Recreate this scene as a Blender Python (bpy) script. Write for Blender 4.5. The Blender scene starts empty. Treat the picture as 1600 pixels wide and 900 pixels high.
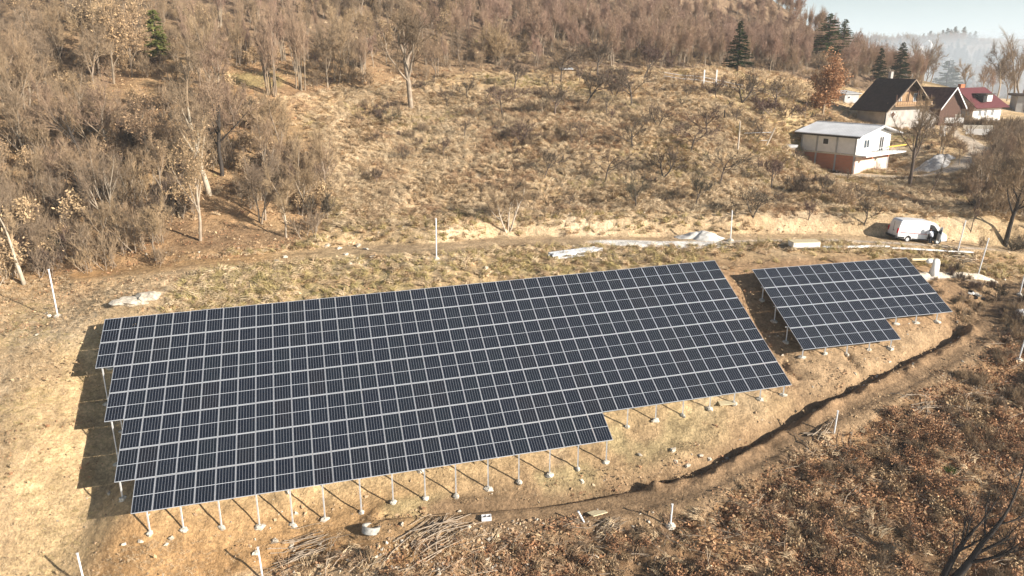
import bpy, math, random
import numpy as np

# ---------------------------------------------------------------- camera, sky, sun, exposure
scene = bpy.context.scene
cam_data = bpy.data.cameras.new("camera")
cam = bpy.data.objects.new("camera", cam_data)
scene.collection.objects.link(cam)
scene.camera = cam
cam.location = (0.0, 0.0, 30.0)
cam.rotation_euler = (math.radians(90 - 17.0), 0, 0)
cam_data.sensor_width = 36.0
cam_data.lens = 36.0 * 1151.4 / 1600.0
cam_data.clip_start = 0.5
cam_data.clip_end = 6000

SUN_EL, SUN_AZ = 22.0, 118.5            # azimuth clockwise from +Y
world = bpy.data.worlds.new("World")
scene.world = world
world.use_nodes = True
nt = world.node_tree
bg = nt.nodes["Background"]
sky = nt.nodes.new("ShaderNodeTexSky")
sky.sky_type = 'NISHITA'
sky.sun_disc = False
sky.sun_elevation = math.radians(SUN_EL)
sky.sun_rotation = math.radians(SUN_AZ)
sky.altitude = 400
sky.air_density = 1.0
sky.dust_density = 1.5
# hazy winter air whitens the sky towards the horizon, the same all round
_tc = nt.nodes.new("ShaderNodeTexCoord")
_sx = nt.nodes.new("ShaderNodeSeparateXYZ")
nt.links.new(_tc.outputs["Generated"], _sx.inputs[0])
_mr = nt.nodes.new("ShaderNodeMapRange")
_mr.interpolation_type = 'SMOOTHERSTEP'
_mr.inputs[1].default_value = -.02
_mr.inputs[2].default_value = .17
_mr.inputs[3].default_value = .92
_mr.inputs[4].default_value = 0.0
nt.links.new(_sx.outputs[2], _mr.inputs[0])
_mx = nt.nodes.new("ShaderNodeMix")
_mx.data_type = 'RGBA'
_mx.clamp_factor = True
nt.links.new(_mr.outputs[0], _mx.inputs[0])
nt.links.new(sky.outputs[0], _mx.inputs[6])
_mx.inputs[7].default_value = (10.2, 12.0, 12.6, 1)
nt.links.new(_mx.outputs[2], bg.inputs[0])
bg.inputs[1].default_value = 0.05
sun_data = bpy.data.lights.new("sun", 'SUN')
sun_data.energy = 5.0
sun_data.angle = math.radians(0.5)
sun_data.color = (1.0, 0.92, 0.81)
sun = bpy.data.objects.new("sun", sun_data)
scene.collection.objects.link(sun)
_az, _el = math.radians(SUN_AZ), math.radians(SUN_EL)
from mathutils import Vector, Matrix, Quaternion
sun_dir = Vector((math.sin(_az) * math.cos(_el), math.cos(_az) * math.cos(_el), math.sin(_el)))
sun.rotation_euler = sun_dir.to_track_quat('Z', 'Y').to_euler()
scene.view_settings.view_transform = 'Standard'
scene.view_settings.look = 'None'
scene.view_settings.gamma = 1.0
scene.view_settings.exposure = 0.92
scene.cycles.use_denoising = True
scene.cycles.max_bounces = 6
scene.cycles.transparent_max_bounces = 8
scene.cycles.volume_bounces = 2

# ---------------------------------------------------------------- terrain height
CTRL = [[-21.5,37.58,3.19],[-17.65,38.57,2.8],[-13.65,39.6,2.45],[-9.58,40.65,2.58],[-5.61,41.67,2.89],[-1.57,42.71,3.08],[2.55,43.77,3.4],[6.5,44.79,3.78],[8.22,47.33,5.13],[12.39,48.4,5.49],[16.36,49.42,5.91],[20.46,50.48,6.13],[22.96,54.55,7.42],[27.18,55.67,7.53],[31.29,56.76,7.25],[32.74,59.23,8.62],[36.85,60.32,8.43],[-23.69,39.11,4.69],[-28.14,50.27,11.4],[-18.08,52.85,11.55],[-6.91,55.73,11.83],[4.26,58.61,12.11],[16.55,61.77,12.62],[-16.38,46.59,7.28],[-5.21,49.46,7.66],[5.96,52.34,8.24],[14.9,54.64,8.87],[23.25,62.69,11.91],[28.83,64.17,11.91],[34.4,65.65,11.9],[-35.59,54.5,10.98],[-37.56,52.0,10.58],[-35.29,46.6,8.83],[-31.59,41.6,6.69],[-31.59,44.6,7.88],[-25.31,36.7,1.4],[-30.29,36.9,1.69],[-31.45,51.15,11.56],[-31.29,49.41,10.27],[-31.01,47.6,9.07],[-30.38,48.15,8.75],[-29.82,46.17,7.68],[-29.24,44.21,6.7],[-28.58,44.71,6.38],[-28.0,42.72,5.27],[-27.43,40.75,4.27],[-26.86,41.28,3.89],[-26.37,39.36,2.85],[19.17,63.13,11.98],[20.32,59.11,9.54],[21.46,55.15,7.39],[-18.93,36.89,1.7],[-7.81,38.55,2.5],[0.0,37.41,1.3],[8.59,43.46,3.15],[-0.81,40.55,2.5],[12.29,41.0,2.9],[20.03,48.46,5.2],[20.41,40.75,2.6],[30.84,41.04,2.4],[35.3,53.28,5.8],[35.83,46.59,3.9],[38.64,59.69,8.0],[31.05,55.2,6.9],[11.52,37.41,1.3],[24.9,37.22,1.0],[46.28,67.0,9.52],[43.9,60.0,7.59],[46.22,70.0,9.79],[-32.27,59.5,12.93],[-22.63,63.0,13.4],[-6.62,62.5,13.65],[-14.18,66.0,13.4],[-1.26,70.5,13.37],[6.2,69.5,13.23],[14.58,71.0,12.8],[21.88,72.0,12.95],[33.18,74.5,12.5],[42.73,76.0,11.66],[50.87,78.0,10.89],[57.08,80.0,10.18],[-41.88,60.0,12.22],[-0.65,73.5,13.8],[-12.84,72.5,14.55],[13.53,76.5,14.04],[31.43,79.0,13.52],[44.39,84.0,13.6],[56.52,84.0,12.1],[-13.95,103.0,23.85],[-11.9,86.0,18.49],[0.0,90.0,19.5],[0.0,109.0,25.46],[15.58,90.5,19.44],[19.36,115.0,25.21],[22.23,85.0,16.41],[29.15,97.0,19.5],[32.16,128.0,26.74],[36.82,108.0,21.04],[44.12,126.0,23.72],[43.04,108.0,15.08],[55.16,106.0,14.9],[52.46,97.0,14.32],[53.4,94.0,14.15],[55.11,134.0,21.11],[42.61,146.0,28.4],[77.19,190.0,31.54],[80.48,222.0,36.34],[99.7,222.0,29.51],[114.47,226.0,24.61],[70.56,138.0,18.55],[74.33,128.0,18.53],[72.8,116.0,16.96],[63.02,95.0,14.4],[61.62,88.0,12.82],[117.19,205.0,22.29],[105.68,168.0,17.47],[108.81,160.0,16.73],[77.13,112.0,15.97],[74.07,160.0,23.33],[30.47,185.0,35.57],[0.0,150.0,34.52],[52.86,215.0,39.81],[16.27,200.0,43.73],[-37.09,70.0,15.71],[-51.39,73.5,17.6],[-57.27,84.0,23.03],[-69.18,104.0,29.85],[-43.97,86.0,22.87],[-26.57,76.0,17.18],[-30.17,97.0,26.35],[-21.75,84.0,19.48],[-52.88,106.0,29.85],[-81.56,125.0,37.63],[-40.98,125.0,35.7],[-22.95,140.0,36.39],[-60.0,30.0,1.0],[-60.0,45.0,8.5],[60.0,45.0,1.5],[70.0,62.0,6.0],[-110.0,80.0,17.0],[-110.0,150.0,45.0],[-60.0,190.0,62.0],[20.0,240.0,66.0],[80.0,250.0,55.0],[-110.0,250.0,70.0],[0.0,18.0,-4.0],[-40.0,18.0,-4.0],[40.0,18.0,-5.0],[140.0,100.0,12.0],[150.0,160.0,15.0],[140.0,230.0,19.0],[70.0,80.0,10.0],[90.0,120.0,14.0],[110.0,250.0,32.0],[-10.0,24.0,-2.5],[25.0,28.0,-2.0]]
ROAD = [[-35.69,60.78,12.68],[-27.01,59.96,13.53],[-21.1,63.54,13.38],[-14.24,66.34,13.44],[-7.03,65.52,13.71],[-1.25,70.05,13.35],[6.29,70.59,13.29],[14.76,71.96,12.9],[22.05,72.59,13.01],[33.45,75.16,12.55],[42.99,76.51,11.74],[50.87,78.0,10.89],[56.79,79.29,9.99],[60.76,78.77,9.61]]
TRACK = [[49.09,68.38,9.09],[43.78,62.79,8.69],[36.75,57.04,6.99],[29.8,52.47,6.17],[23.63,49.37,5.52],[17.83,45.79,4.35],[12.72,42.92,3.49],[8.37,42.0,2.63],[3.31,41.29,2.38],[-0.81,40.61,2.5],[-4.06,40.41,2.54]]
TRENCH = [[38.76,59.92,8.09],[34.13,57.23,7.32],[28.92,53.93,6.72],[23.65,50.76,6.05],[20.11,48.72,5.32],[15.61,45.86,4.46],[12.59,44.22,3.86],[10.34,43.73,3.47]]
TRENCH_SHALLOW = [[10.34,43.73,3.47],[8.59,43.45,3.16],[5.96,42.95,2.93],[2.09,42.01,2.71],[-3.28,40.96,2.64],[-8.08,40.25,2.65]]
GULLIES = [[[27.13,55.54,7.49],[27.27,54.56,7.11],[27.49,53.59,6.76]],[[38.13,61.06,8.69],[38.35,60.45,8.37],[38.58,59.9,8.1]],[[21.5,54.34,7.2],[21.64,53.21,6.92],[22.14,52.61,6.75]]]
PATH = [[47.15,108.68,14.33],[51.9,106.74,14.42],[58.01,104.5,15.11],[64.09,105.78,15.66],[70.34,111.8,16.48],[74.34,119.16,17.31],[75.31,124.87,18.07],[82.76,141.59,17.66],[87.68,152.13,18.65]]
ARRAY_A = [[-29.2549, 49.9778, 12.3693], [0.9681, 0.2492, 0.0243], [0.231, -0.8514, -0.471], [0.0967, -0.4616, 0.8818]]
ARRAY_B = [[21.0181, 62.0979, 12.7065], [0.9666, 0.2562, -0.0001], [0.2243, -0.8464, -0.4831], [0.1239, -0.4669, 0.8756]]
ORCHARD = [[-9.03, 104.7, 3.15, 0, 'thin bare sapling on the slope, first to the right of the big forked tree'],
 [-6.15, 107.28, 3.41, 2, 'small bare fruit tree below the edge of the woods, with a round dark crown'],
 [-1.2, 101.4, 4.68, 1, 'bare fruit tree with a short dark trunk just left of the reddish shrub'],
 [0.38, 112.25, 4.93, 3, 'dark dense bare tree standing above the reddish shrub at the edge of the woods'],
 [5.82, 100.88, 5.01, 2, 'bare fruit tree with a forked trunk at the right end of the reddish shrub'],
 [-5.89, 94.32, 2.87, 0, 'little pale bare tree in the straw grass, lower neighbour of the big forked tree'],
 [1.11, 92.31, 3.81, 4, 'two-stemmed bare tree in straw grass below the reddish shrub'],
 [7.51, 119.67, 6.28, 1, 'tall dark bare tree at the wood edge beside a scrap of white tin'],
 [10.12, 105.95, 5.8, 3, 'dark bare fruit tree with crooked leaning trunk, uphill right of the reddish shrub'],
 [14.14, 125.32, 7.01, 2, 'tall dark bare tree with a pale trunk foot at the wood edge'],
 [12.85, 102.42, 3.63, 0, 'thin bare tree with two short stems and mossy branches'],
 [15.38, 112.72, 4.57, 4, 'bare fruit tree with a bent low limb near the top of the orchard'],
 [17.09, 106.97, 6.81, 1, 'tallest bare fruit tree in the upper orchard, with arching black branches'],
 [21.35, 125.06, 6.78, 3, 'leaning bare tree in front of the mauve thicket at the orchard top'],
 [21.85, 114.83, 1.82, 0, 'short bare stub of a sapling in the upper straw meadow'],
 [24.07, 108.23, 1.91, 0, 'short twisted bare sapling alone in the pale upper meadow'],
 [19.48, 99.44, 3.9, 4, 'bare fruit tree with a wide flat crown in the middle of the orchard'],
 [17.54, 98.48, 2.28, 0, 'small yellowish sapling left of the flat-crowned fruit tree'],
 [14.89, 91.69, 3.95, 2, 'slim bare fruit tree in the middle of the slope, with upright twigs'],
 [21.94, 92.33, 4.49, 1, 'bare fruit tree with a bent trunk, above the long rust-brown grass patch'],
 [8.55, 92.31, 3.31, 0, 'faint grey bare sapling in the rust-coloured grass'],
 [28.51, 125.56, 2.2, 0, 'little dark sapling in front of the upper wire fence, left one'],
 [29.39, 123.81, 2.82, 0, 'little dark sapling in front of the upper wire fence, right one'],
 [31.43, 116.5, 3.9, 2, 'dark bare tree below the white fence posts at the upper meadow'],
 [36.21, 120.19, 6.15, 4, 'broad bare fruit tree directly below the lone conifer'],
 [42.05, 121.38, 6.67, 1, 'reddish bare tree above the dark hedge left of the copper-leaved tree'],
 [25.78, 98.55, 4.41, 2, 'upright bare fruit tree left of the white pole on the slope'],
 [32.62, 100.49, 2.7, 4, 'small forked bare tree beside the shaded yard of the white house'],
 [3.68, 84.63, 3.85, 3, 'bare fruit tree with dark crown right above the white-stemmed clump'],
 [10.44, 83.82, 4.43, 1, 'grey-crowned bare tree above the yellow-green grass'],
 [13.05, 77.23, 4.12, 2, 'slim bare fruit tree above the road, up the slope from the white lime spill'],
 [17.4, 85.58, 4.67, 4, 'dark two-stemmed fruit tree in the lower middle orchard'],
 [19.9, 79.14, 3.93, 3, 'bare fruit tree with reddish trunk foot above the white gravel pile'],
 [6.16, 77.84, 2.01, 0, 'tiny bare sapling in the straw above the stacked rails'],
 [24.06, 85.74, 5.0, 1, 'large bare fruit tree with a straight black trunk in the lower orchard'],
 [25.47, 76.56, 4.1, 4, 'spreading bare fruit tree next to the road above the metal pole'],
 [30.63, 86.41, 4.26, 3, 'reddish bare tree between the road and the shaded side of the white house'],
 [31.76, 77.79, 2.44, 2, 'small red-barked tree at the roadside bank below the white house'],
 [36.05, 85.31, 3.13, 3, 'dark bushy tree under the white house, above the roadside bank'],
 [38.17, 78.53, 3.49, 2, 'bare bushy tree on the bank just left of the white van']]
ROADSIDE_TREES = [[52.69, 97.46, 11.11, 'big knotty bare tree in front of the right end of the white house'],
 [51.7, 90.93, 6.25, 'thin leaning bare tree right of the knotty tree'],
 [55.82, 81.19, 12.51, 'tall bare tree with an ivy-dark trunk above the road at the right edge'],
 [51.36, 80.73, 4.65, 'slim bare sapling on the bank above the two metal poles right of the van']]
YARD_TREES = [[69.71, 128.41, 7.11, 'bare grey tree in front of the timber house annex'],
 [64.71, 112.78, 5.28, 'bare bushy tree at the bend of the dirt path right of the gravel heap'],
 [73.34, 141.69, 4.54, 'small bare tree before the ochre balcony of the timber house'],
 [98.9, 163.55, 4.94, 'small rusty bare tree in front of the grey gable of the red-roofed house'],
 [59.93, 93.25, 6.31, 'bare tree on the left side of the purple-grey thicket'],
 [64.94, 94.05, 8.42, 'tall bare tree in the thicket at the right edge of the photo'],
 [71.09, 107.32, 5.43, 'bare tree in the upper middle of the purple-grey thicket'],
 [64.68, 107.17, 4.26, 'low bare tree between the path bend and the thicket']]
FEATURE_TREES = [[-13.67, 102.86, 15.02, 'big old bare tree with a forked pale trunk alone at the wood edge'],
 [-0.39, 72.51, 5.66, 'clump of three white-barked stems on the bank above the road'],
 [-28.74, 66.22, 11.73, 'tall bare tree with dry leaves, nearest the road in the left woods'],
 [-30.85, 74.7, 16.06, 'tallest pale-trunked bare tree rising in the left woods'],
 [-30.7, 78.21, 12.07, 'bare tree with a dark crooked fork right of the tallest pale-trunked tree'],
 [-41.3, 59.75, 8.5, 'pale leaning bare trunk at the left edge of the photo'],
 [-45.5, 78.94, 8.56, 'bare tree leaning left in the shaded hollow of the left woods'],
 [-30.53, 96.25, 12.7, 'left clump of tall straight stems at the wood edge above the meadow'],
 [-27.71, 100.0, 12.29, 'second clump of tall straight stems above the meadow, right of the first'],
 [-1.78, 126.18, 7.25, 'broad many-stemmed bush with a tan fan of twigs above the bare orange earth'],
 [55.12, 134.01, 10.93, 'copper-leaved tree standing behind the white house']]
CONIFERS = [[42.55, 145.31, 8.37, 'lone dark green spruce above the orchard fence', 0],
 [77.55, 190.51, 9.91, 'tall green pine, left of the pair on the wooded ridge', 1],
 [98.24, 230.31, 8.78, 'smaller green pine, right of the pair on the wooded ridge', 1],
 [85.3, 178.52, 7.19, 'dark spruce behind the left half of the brown roof', 0],
 [96.37, 190.89, 9.02, 'dark spruce behind the ridge of the brown roof', 0],
 [-49.03, 107.13, 6.14, 'slim young green conifer in the upper left woods', 0]]
SHRUBS = [[3.3, 102.45, 2.36, 3.2, 'reddish-brown shrub thicket among the upper fruit trees', 1],
 [38.29, 119.05, 2.32, 4.5, 'dark bramble hedge below the broad fruit tree, left part', 2],
 [42.5, 120.75, 2.36, 3.5, 'dark bramble hedge joining the shaded yard, right part', 2],
 [48.52, 132.19, 4.67, 2.4, 'pale bare bush left of the copper-leaved tree', 0],
 [35.02, 87.1, 2.39, 3.0, 'dark bare bush on the slope under the white house', 2],
 [37.81, 82.66, 2.59, 3.2, 'brown bare bush between the house slope and the van', 0],
 [72.87, 148.16, 3.15, 2.0, 'rusty low bush in front of the brown-roofed house', 1],
 [70.65, 123.27, 5.07, 2.6, 'dense purple-grey bush behind the knotty tree', 1]]
POLES = [[-35.48, 54.41, 3.87, 'white metal pole with concrete foot in the left meadow, above the array corner'],
 [-6.61, 62.35, 3.69, 'white metal pole with concrete foot beside the road above the middle of the big array'],
 [21.8, 71.72, 3.08, 'white metal pole with concrete foot by the white gravel pile'],
 [46.48, 74.64, 3.5, 'white metal pole by the road in front of the van, the nearer to the van'],
 [45.91, 69.82, 3.83, 'white metal pole standing at the right end of the pale ledge'],
 [22.83, 46.94, 1.76, 'white metal pole in brown brushwood below the lower track'],
 [9.94, 39.89, 1.64, 'white metal pole in the leaf litter at the bottom, left of the brushwood'],
 [-14.6, 36.3, 2.2, 'thin white metal pole at the bottom edge below the big array'],
 [-24.8, 35.86, 2.26, 'white metal pole cut by the bottom edge at the far left'],
 [47.94, 66.38, 2.53, 'white metal pole with concrete foot at the right edge, the upper one'],
 [41.71, 56.3, 2.32, 'white metal pole at the right edge, lower one beside dark brush'],
 [4.53, 40.18, 0.85, 'short white pole stub leaning beside the pale board']]
FENCE_POSTS = [[31.58, 125.96, 2.43, 'white concrete post of the upper wire fence, left one'],
 [33.73, 126.44, 2.66, 'white concrete post of the upper wire fence, right one'],
 [28.92, 95.5, 3.78, 'tall whitish wooden pole among the fruit trees left of the shaded yard'],
 [34.12, 100.16, 2.52, 'leaning white post at the edge of the shaded yard'],
 [29.41, 104.58, 1.49, 'short dark stake on the slope below the hedge']]
VAN = [43.33, 76.38]
PERSON = [43.6, 74.73]
GRAVEL_PILE = [19.3, 72.21]
LIME = [15.74, 70.53]
LIME_LEFT = [12.43, 69.58]
RAILS_A0 = [3.58, 64.38]
RAILS_A1 = [8.13, 66.77]
CRATE = [28.1, 69.06]
RAILS_B0 = [29.9, 69.38]
RAILS_B1 = [38.55, 73.36]
RAILS_C0 = [38.68, 73.06]
RAILS_C1 = [49.11, 75.29]
BRANCHES = [46.12, 73.78]
SACK = [39.7, 66.7]
BEAM0 = [38.28, 68.01]
BEAM1 = [41.43, 70.15]
LEDGE0 = [37.95, 65.99]
LEDGE1 = [43.21, 68.78]
LEDGE2 = [47.22, 69.71]
LADDER0 = [42.89, 67.35]
LADDER1 = [44.91, 67.32]
RUBBISH = [42.83, 64.66]
RING = [-8.71, 39.02]
STICKS_A = [-4.31, 38.63]
STICKS_B = [-12.45, 38.18]
STICKS_C = [6.03, 39.84]
BLOCK = [-1.61, 40.06]
BOARD = [5.46, 40.91]
PLANK = [15.8, 49.39]
PANEL_STACK = [36.17, 104.41]
SHED = [66.5, 149.93]
WHITE_STONE_R = [45.28, 62.13]
TIN = [8.99, 126.86]
HOUSE_GRAVEL = [62.63, 109.29]
MOSS = [29.77, 44.19]
ROCKSLAB = [-28.67, 53.0]
ROCKSLAB2 = [-27.67, 53.41]
DARKBUSH = [56.13, 79.19]
FARPATH = [63.52, 104.76]
DEADTREE = [25.68, 36.64]
VAN2 = [45.33, 76.22]
CROSS = [21.87, 46.4]
DEADBR = [30.7, 50.19]
RUBBLE = [11.04, 44.74]
WALL_A = [87.63, 154.01]
WALL_B = [88.03, 149.41]
WALL_C = [72.43, 124.97]
CAB = [125.8, 190.08]
MISTTREE = [333.21, 521.5]
WOOD_EDGE = [[-43.43, 59.89],
 [-40.44, 60.33],
 [-36.19, 61.69],
 [-30.35, 62.52],
 [-25.72, 63.77],
 [-21.29, 66.14],
 [-18.27, 68.4],
 [-18.31, 74.26],
 [-21.75, 84.0],
 [-25.63, 91.35],
 [-29.14, 96.13],
 [-24.26, 103.2],
 [-18.33, 109.31],
 [-9.81, 117.47],
 [0.0, 123.03],
 [8.57, 128.53],
 [17.85, 134.07],
 [26.71, 133.45],
 [35.08, 140.34],
 [46.14, 158.4],
 [58.13, 165.98],
 [62.92, 163.53],
 [73.43, 165.16],
 [84.77, 167.84]]
THICKET = [[90.24, 153.84],
 [117.53, 172.82],
 [58.76, 83.17],
 [53.65, 81.88],
 [57.4, 93.82],
 [67.64, 105.6],
 [77.01, 117.86],
 [91.0, 143.93]]
LEAFY_ZONE = [[46.65, 63.65],
 [41.36, 58.6],
 [34.33, 53.48],
 [27.39, 49.33],
 [22.0, 46.25],
 [16.13, 43.04],
 [11.85, 40.9],
 [6.47, 40.2],
 [0.0, 39.68],
 [-7.7, 37.88],
 [-14.13, 37.22],
 [-15.01, 36.3],
 [30.29, 36.63]]
STONES = [[-20.59, 62.43, 0.5],
 [-20.24, 63.73, 0.5],
 [-20.73, 61.23, 0.35],
 [-17.31, 67.54, 0.5],
 [-16.15, 66.91, 0.6],
 [-14.97, 64.48, 0.45],
 [-14.54, 67.84, 0.7],
 [-13.51, 66.24, 0.5],
 [-12.39, 63.61, 0.6],
 [-14.1, 62.18, 0.5],
 [-13.21, 62.79, 0.4],
 [-6.22, 70.12, 0.5],
 [-5.31, 70.3, 0.4],
 [-2.19, 60.83, 0.5],
 [8.85, 45.3, 0.3],
 [11.2, 45.59, 0.5],
 [11.22, 44.75, 0.35],
 [12.99, 45.25, 0.35],
 [13.62, 45.2, 0.35],
 [14.97, 45.68, 0.3],
 [11.98, 44.57, 0.4],
 [-36.88, 55.22, 0.4],
 [-22.37, 47.27, 0.01],
 [-13.47, 38.41, 0.4],
 [-12.78, 37.94, 0.35],
 [-15.37, 37.58, 0.4],
 [-21.95, 37.28, 0.3],
 [-22.86, 37.15, 0.28],
 [-20.52, 37.37, 0.3],
 [-14.47, 38.51, 0.35],
 [-11.74, 38.5, 0.3],
 [46.89, 69.16, 0.45],
 [45.64, 62.42, 0.5]]
FARHOUSES = [[492.54, 938.85, 11.37],
 [520.53, 970.2, 13.42]]


PADS = [(53.0, 110.5, 8.5, 6.0, 14.35)]          # levelled yard of the white house

def sm(x, a, b):
    t = np.clip((x - a) / (b - a), 0, 1)
    return t * t * (3 - 2 * t)

def _tps_fit(P, S=50.0):
    X = P[:, :2] / S
    n = len(X)
    d2 = ((X[:, None] - X[None]) ** 2).sum(-1)
    A = np.zeros((n + 3, n + 3))
    A[:n, :n] = .5 * d2 * np.log(d2 + 1e-12) + 2e-4 * np.eye(n)
    A[:n, n] = 1
    A[:n, n + 1:] = X
    A[n:, :n] = A[:n, n:].T
    return np.linalg.solve(A, np.r_[P[:, 2], 0, 0, 0])

_CP = np.array(CTRL, float)
_W = _tps_fit(_CP)

def z_base(x, y):
    x = np.asarray(x, float)
    y = np.asarray(y, float)
    sh = np.broadcast(x, y).shape
    x, y = np.broadcast_to(x, sh), np.broadcast_to(y, sh)
    Q = np.c_[np.clip(x, -140, 170).ravel(), np.clip(y, 10, 262).ravel()] / 50.0
    X = _CP[:, :2] / 50.0
    out = np.empty(len(Q))
    for i in range(0, len(Q), 20000):
        q = Q[i:i + 20000]
        d2 = (q ** 2).sum(1)[:, None] + (X ** 2).sum(1)[None] - 2 * q @ X.T
        d2 = np.maximum(d2, 1e-12)
        out[i:i + 20000] = (.5 * d2 * np.log(d2)) @ _W[:-3] + _W[-3] + q @ _W[-2:]
    n = out.reshape(sh)
    r = np.hypot(x, y)
    f = 8 + 44 * sm(y, 420, 1000) + 18 * sm(y, 1000, 1700)
    f = f + (6 * np.sin(x / 160 + 1.0) + 4 * np.sin(x / 63. + y / 90.)) * sm(y, 350, 800)
    t = sm(y, 232, 330)
    return n * (1 - t) + f * t

def _hash(ix, iy, seed):
    h = (ix.astype(np.int64) * 374761393 + iy.astype(np.int64) * 668265263 + seed * 1442695041) & 0xffffffff
    h = ((h ^ (h >> 13)) * 1274126177) & 0xffffffff
    return ((h ^ (h >> 16)) & 0xffff) / 65535.0

def vnoise(x, y, seed=0):
    xi, yi = np.floor(x), np.floor(y)
    fx, fy = x - xi, y - yi
    fx, fy = fx * fx * (3 - 2 * fx), fy * fy * (3 - 2 * fy)
    a, b = _hash(xi, yi, seed), _hash(xi + 1, yi, seed)
    c, d = _hash(xi, yi + 1, seed), _hash(xi + 1, yi + 1, seed)
    return (a * (1 - fx) + b * fx) * (1 - fy) + (c * (1 - fx) + d * fx) * fy

def fbm(x, y, s, seed=0, octv=4):
    """value noise, feature size s metres, mean about 0, range about -1..1"""
    x, y = np.asarray(x, float) / s, np.asarray(y, float) / s
    o, a = 0, .5
    for k in range(octv):
        o = o + a * (2 * vnoise(x + 17.3 * k, y - 9.1 * k, seed + k) - 1)
        x, y, a = x * 2.03, y * 2.03, a * .5
    return o

def pl_dist(x, y, poly):
    """distance to a polyline, signed side (+ left), and interpolated height of its nearest point"""
    x, y = np.asarray(x, float), np.asarray(y, float)
    best = np.full(np.broadcast(x, y).shape, 1e9)
    side = np.zeros_like(best)
    zz = np.zeros_like(best)
    for (x0, y0, z0), (x1, y1, z1) in zip(poly[:-1], poly[1:]):
        dx, dy = x1 - x0, y1 - y0
        t = np.clip(((x - x0) * dx + (y - y0) * dy) / (dx * dx + dy * dy), 0, 1)
        d = np.hypot(x - x0 - t * dx, y - y0 - t * dy)
        m = d < best
        best = np.where(m, d, best)
        side = np.where(m, np.sign(dx * (y - y0) - dy * (x - x0)), side)
        zz = np.where(m, z0 + t * (z1 - z0), zz)
    return best, side, zz

def terrain(x, y, detail=True):
    x, y = np.asarray(x, float), np.asarray(y, float)
    z = z_base(x, y)
    d, s, zr = pl_dist(x, y, ROAD)
    w = 1 - sm(d, 1.7, 3.0)
    z = z * (1 - w) + zr * w
    z = z + .95 * sm(d, 1.9, 3.3) * (1 - sm(d, 4.0, 9.0)) * (s > 0) * sm(x, -22, -6) * (1 + .35 * fbm(x, y, 3.0, 71, 2))      # crest of the cut above the road
    d2, s2, zr2 = pl_dist(x, y, TRACK)
    w = (1 - sm(d2, .9, 2.6)) * .8
    z = z * (1 - w) + zr2 * w
    d3, s3, _ = pl_dist(x, y, TRENCH)
    nz = fbm(x, y, 1.3, 5, 3)
    rg = fbm(x, y, .8, 77, 3)
    z = z - (.64 + .25 * fbm(x, y, 2.2, 79, 2)) * np.exp(-(np.abs(d3 + .14 * rg) / .36) ** 3) + .26 * np.exp(-((d3 - 1.0) / .45) ** 2) * (s3 > 0) * (1 + 2.2 * nz)
    d4, s4, _ = pl_dist(x, y, TRENCH_SHALLOW)
    z = z - .42 * np.exp(-(d4 / .32) ** 4) * (.6 + .8 * vnoise(x / 1.1, y / 1.1, 3)) + .14 * np.exp(-((d4 - .8) / .4) ** 2)
    for g in GULLIES:
        d5, _, _ = pl_dist(x, y, g)
        z = z - .3 * np.exp(-(d5 / .25) ** 2)
    z = z - .05 * np.exp(-((d - .85) / .25) ** 2) - .07 * np.exp(-((d2 - .7) / .22) ** 2)       # wheel ruts
    for (cx, cy, rx, ry, zz) in PADS:
        q = np.hypot((x - cx) / rx, (y - cy) / ry)
        w = 1 - sm(q, .8, 1.5)
        z = z * (1 - w) + zz * w
    if detail:
        far_ = sm(y, 70, 130)
        hill = sm(y, 66, 78)
        flat = 1 - .8 * np.exp(-(np.minimum(d / 2.0, d2 / 1.6)) ** 4)
        und = -sm(np.minimum(d, d2), 40, 0)
        z = z + flat * ((.06 + .10 * hill) * fbm(x, y, 1.6, 11, 3) + (.05 + .13 * hill) * fbm(x, y, 6.5, 23, 3) * sm(y, 20, 40))
        near = 1 - sm(y, 60, 90)
        z = z + flat * near * (.085 * fbm(x, y, .6, 31, 2) + .05 * fbm(x, y, .42, 37, 1))
        rough = sm(d2, .6, 2.4) * (s2 > 0) * sm(x, 0, 6) + np.exp(-((x + 16) ** 2 + (y - 36) ** 2) / 60)
        z = z + np.clip(rough, 0, 1) * near * (.28 * fbm(x, y, 1.2, 41, 3) + .28 * fbm(x, y, 3.2, 43, 2))
        bank = np.exp(-((d - 2.9) / 1.0) ** 2)
        z = z + .20 * bank * fbm(x, y, .9, 51, 3)
        z = z + 3.0 * fbm(x, y, 40, 61, 3) * sm(y, 120, 220) + 6 * fbm(x, y, 110, 63, 3) * sm(y, 420, 700)
    return z

# ---------------------------------------------------------------- helpers
COL = scene.collection
PI = math.pi

def link(o, parent=None):
    COL.objects.link(o)
    if parent is not None:
        o.parent = parent
    return o

def tag(o, label=None, cat=None, group=None, kind=None):
    if label: o["label"] = label
    if cat: o["category"] = cat
    if group: o["group"] = group
    if kind: o["kind"] = kind
    return o

def empty(name, loc, rz=0.0, label=None, cat=None, group=None):
    o = bpy.data.objects.new(name, None)
    o.empty_display_size = .3
    o.location = loc
    o.rotation_euler = (0, 0, rz)
    link(o)
    return tag(o, label, cat, group)

def gz(x, y):
    return float(terrain(np.array([x]), np.array([y]))[0])

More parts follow.
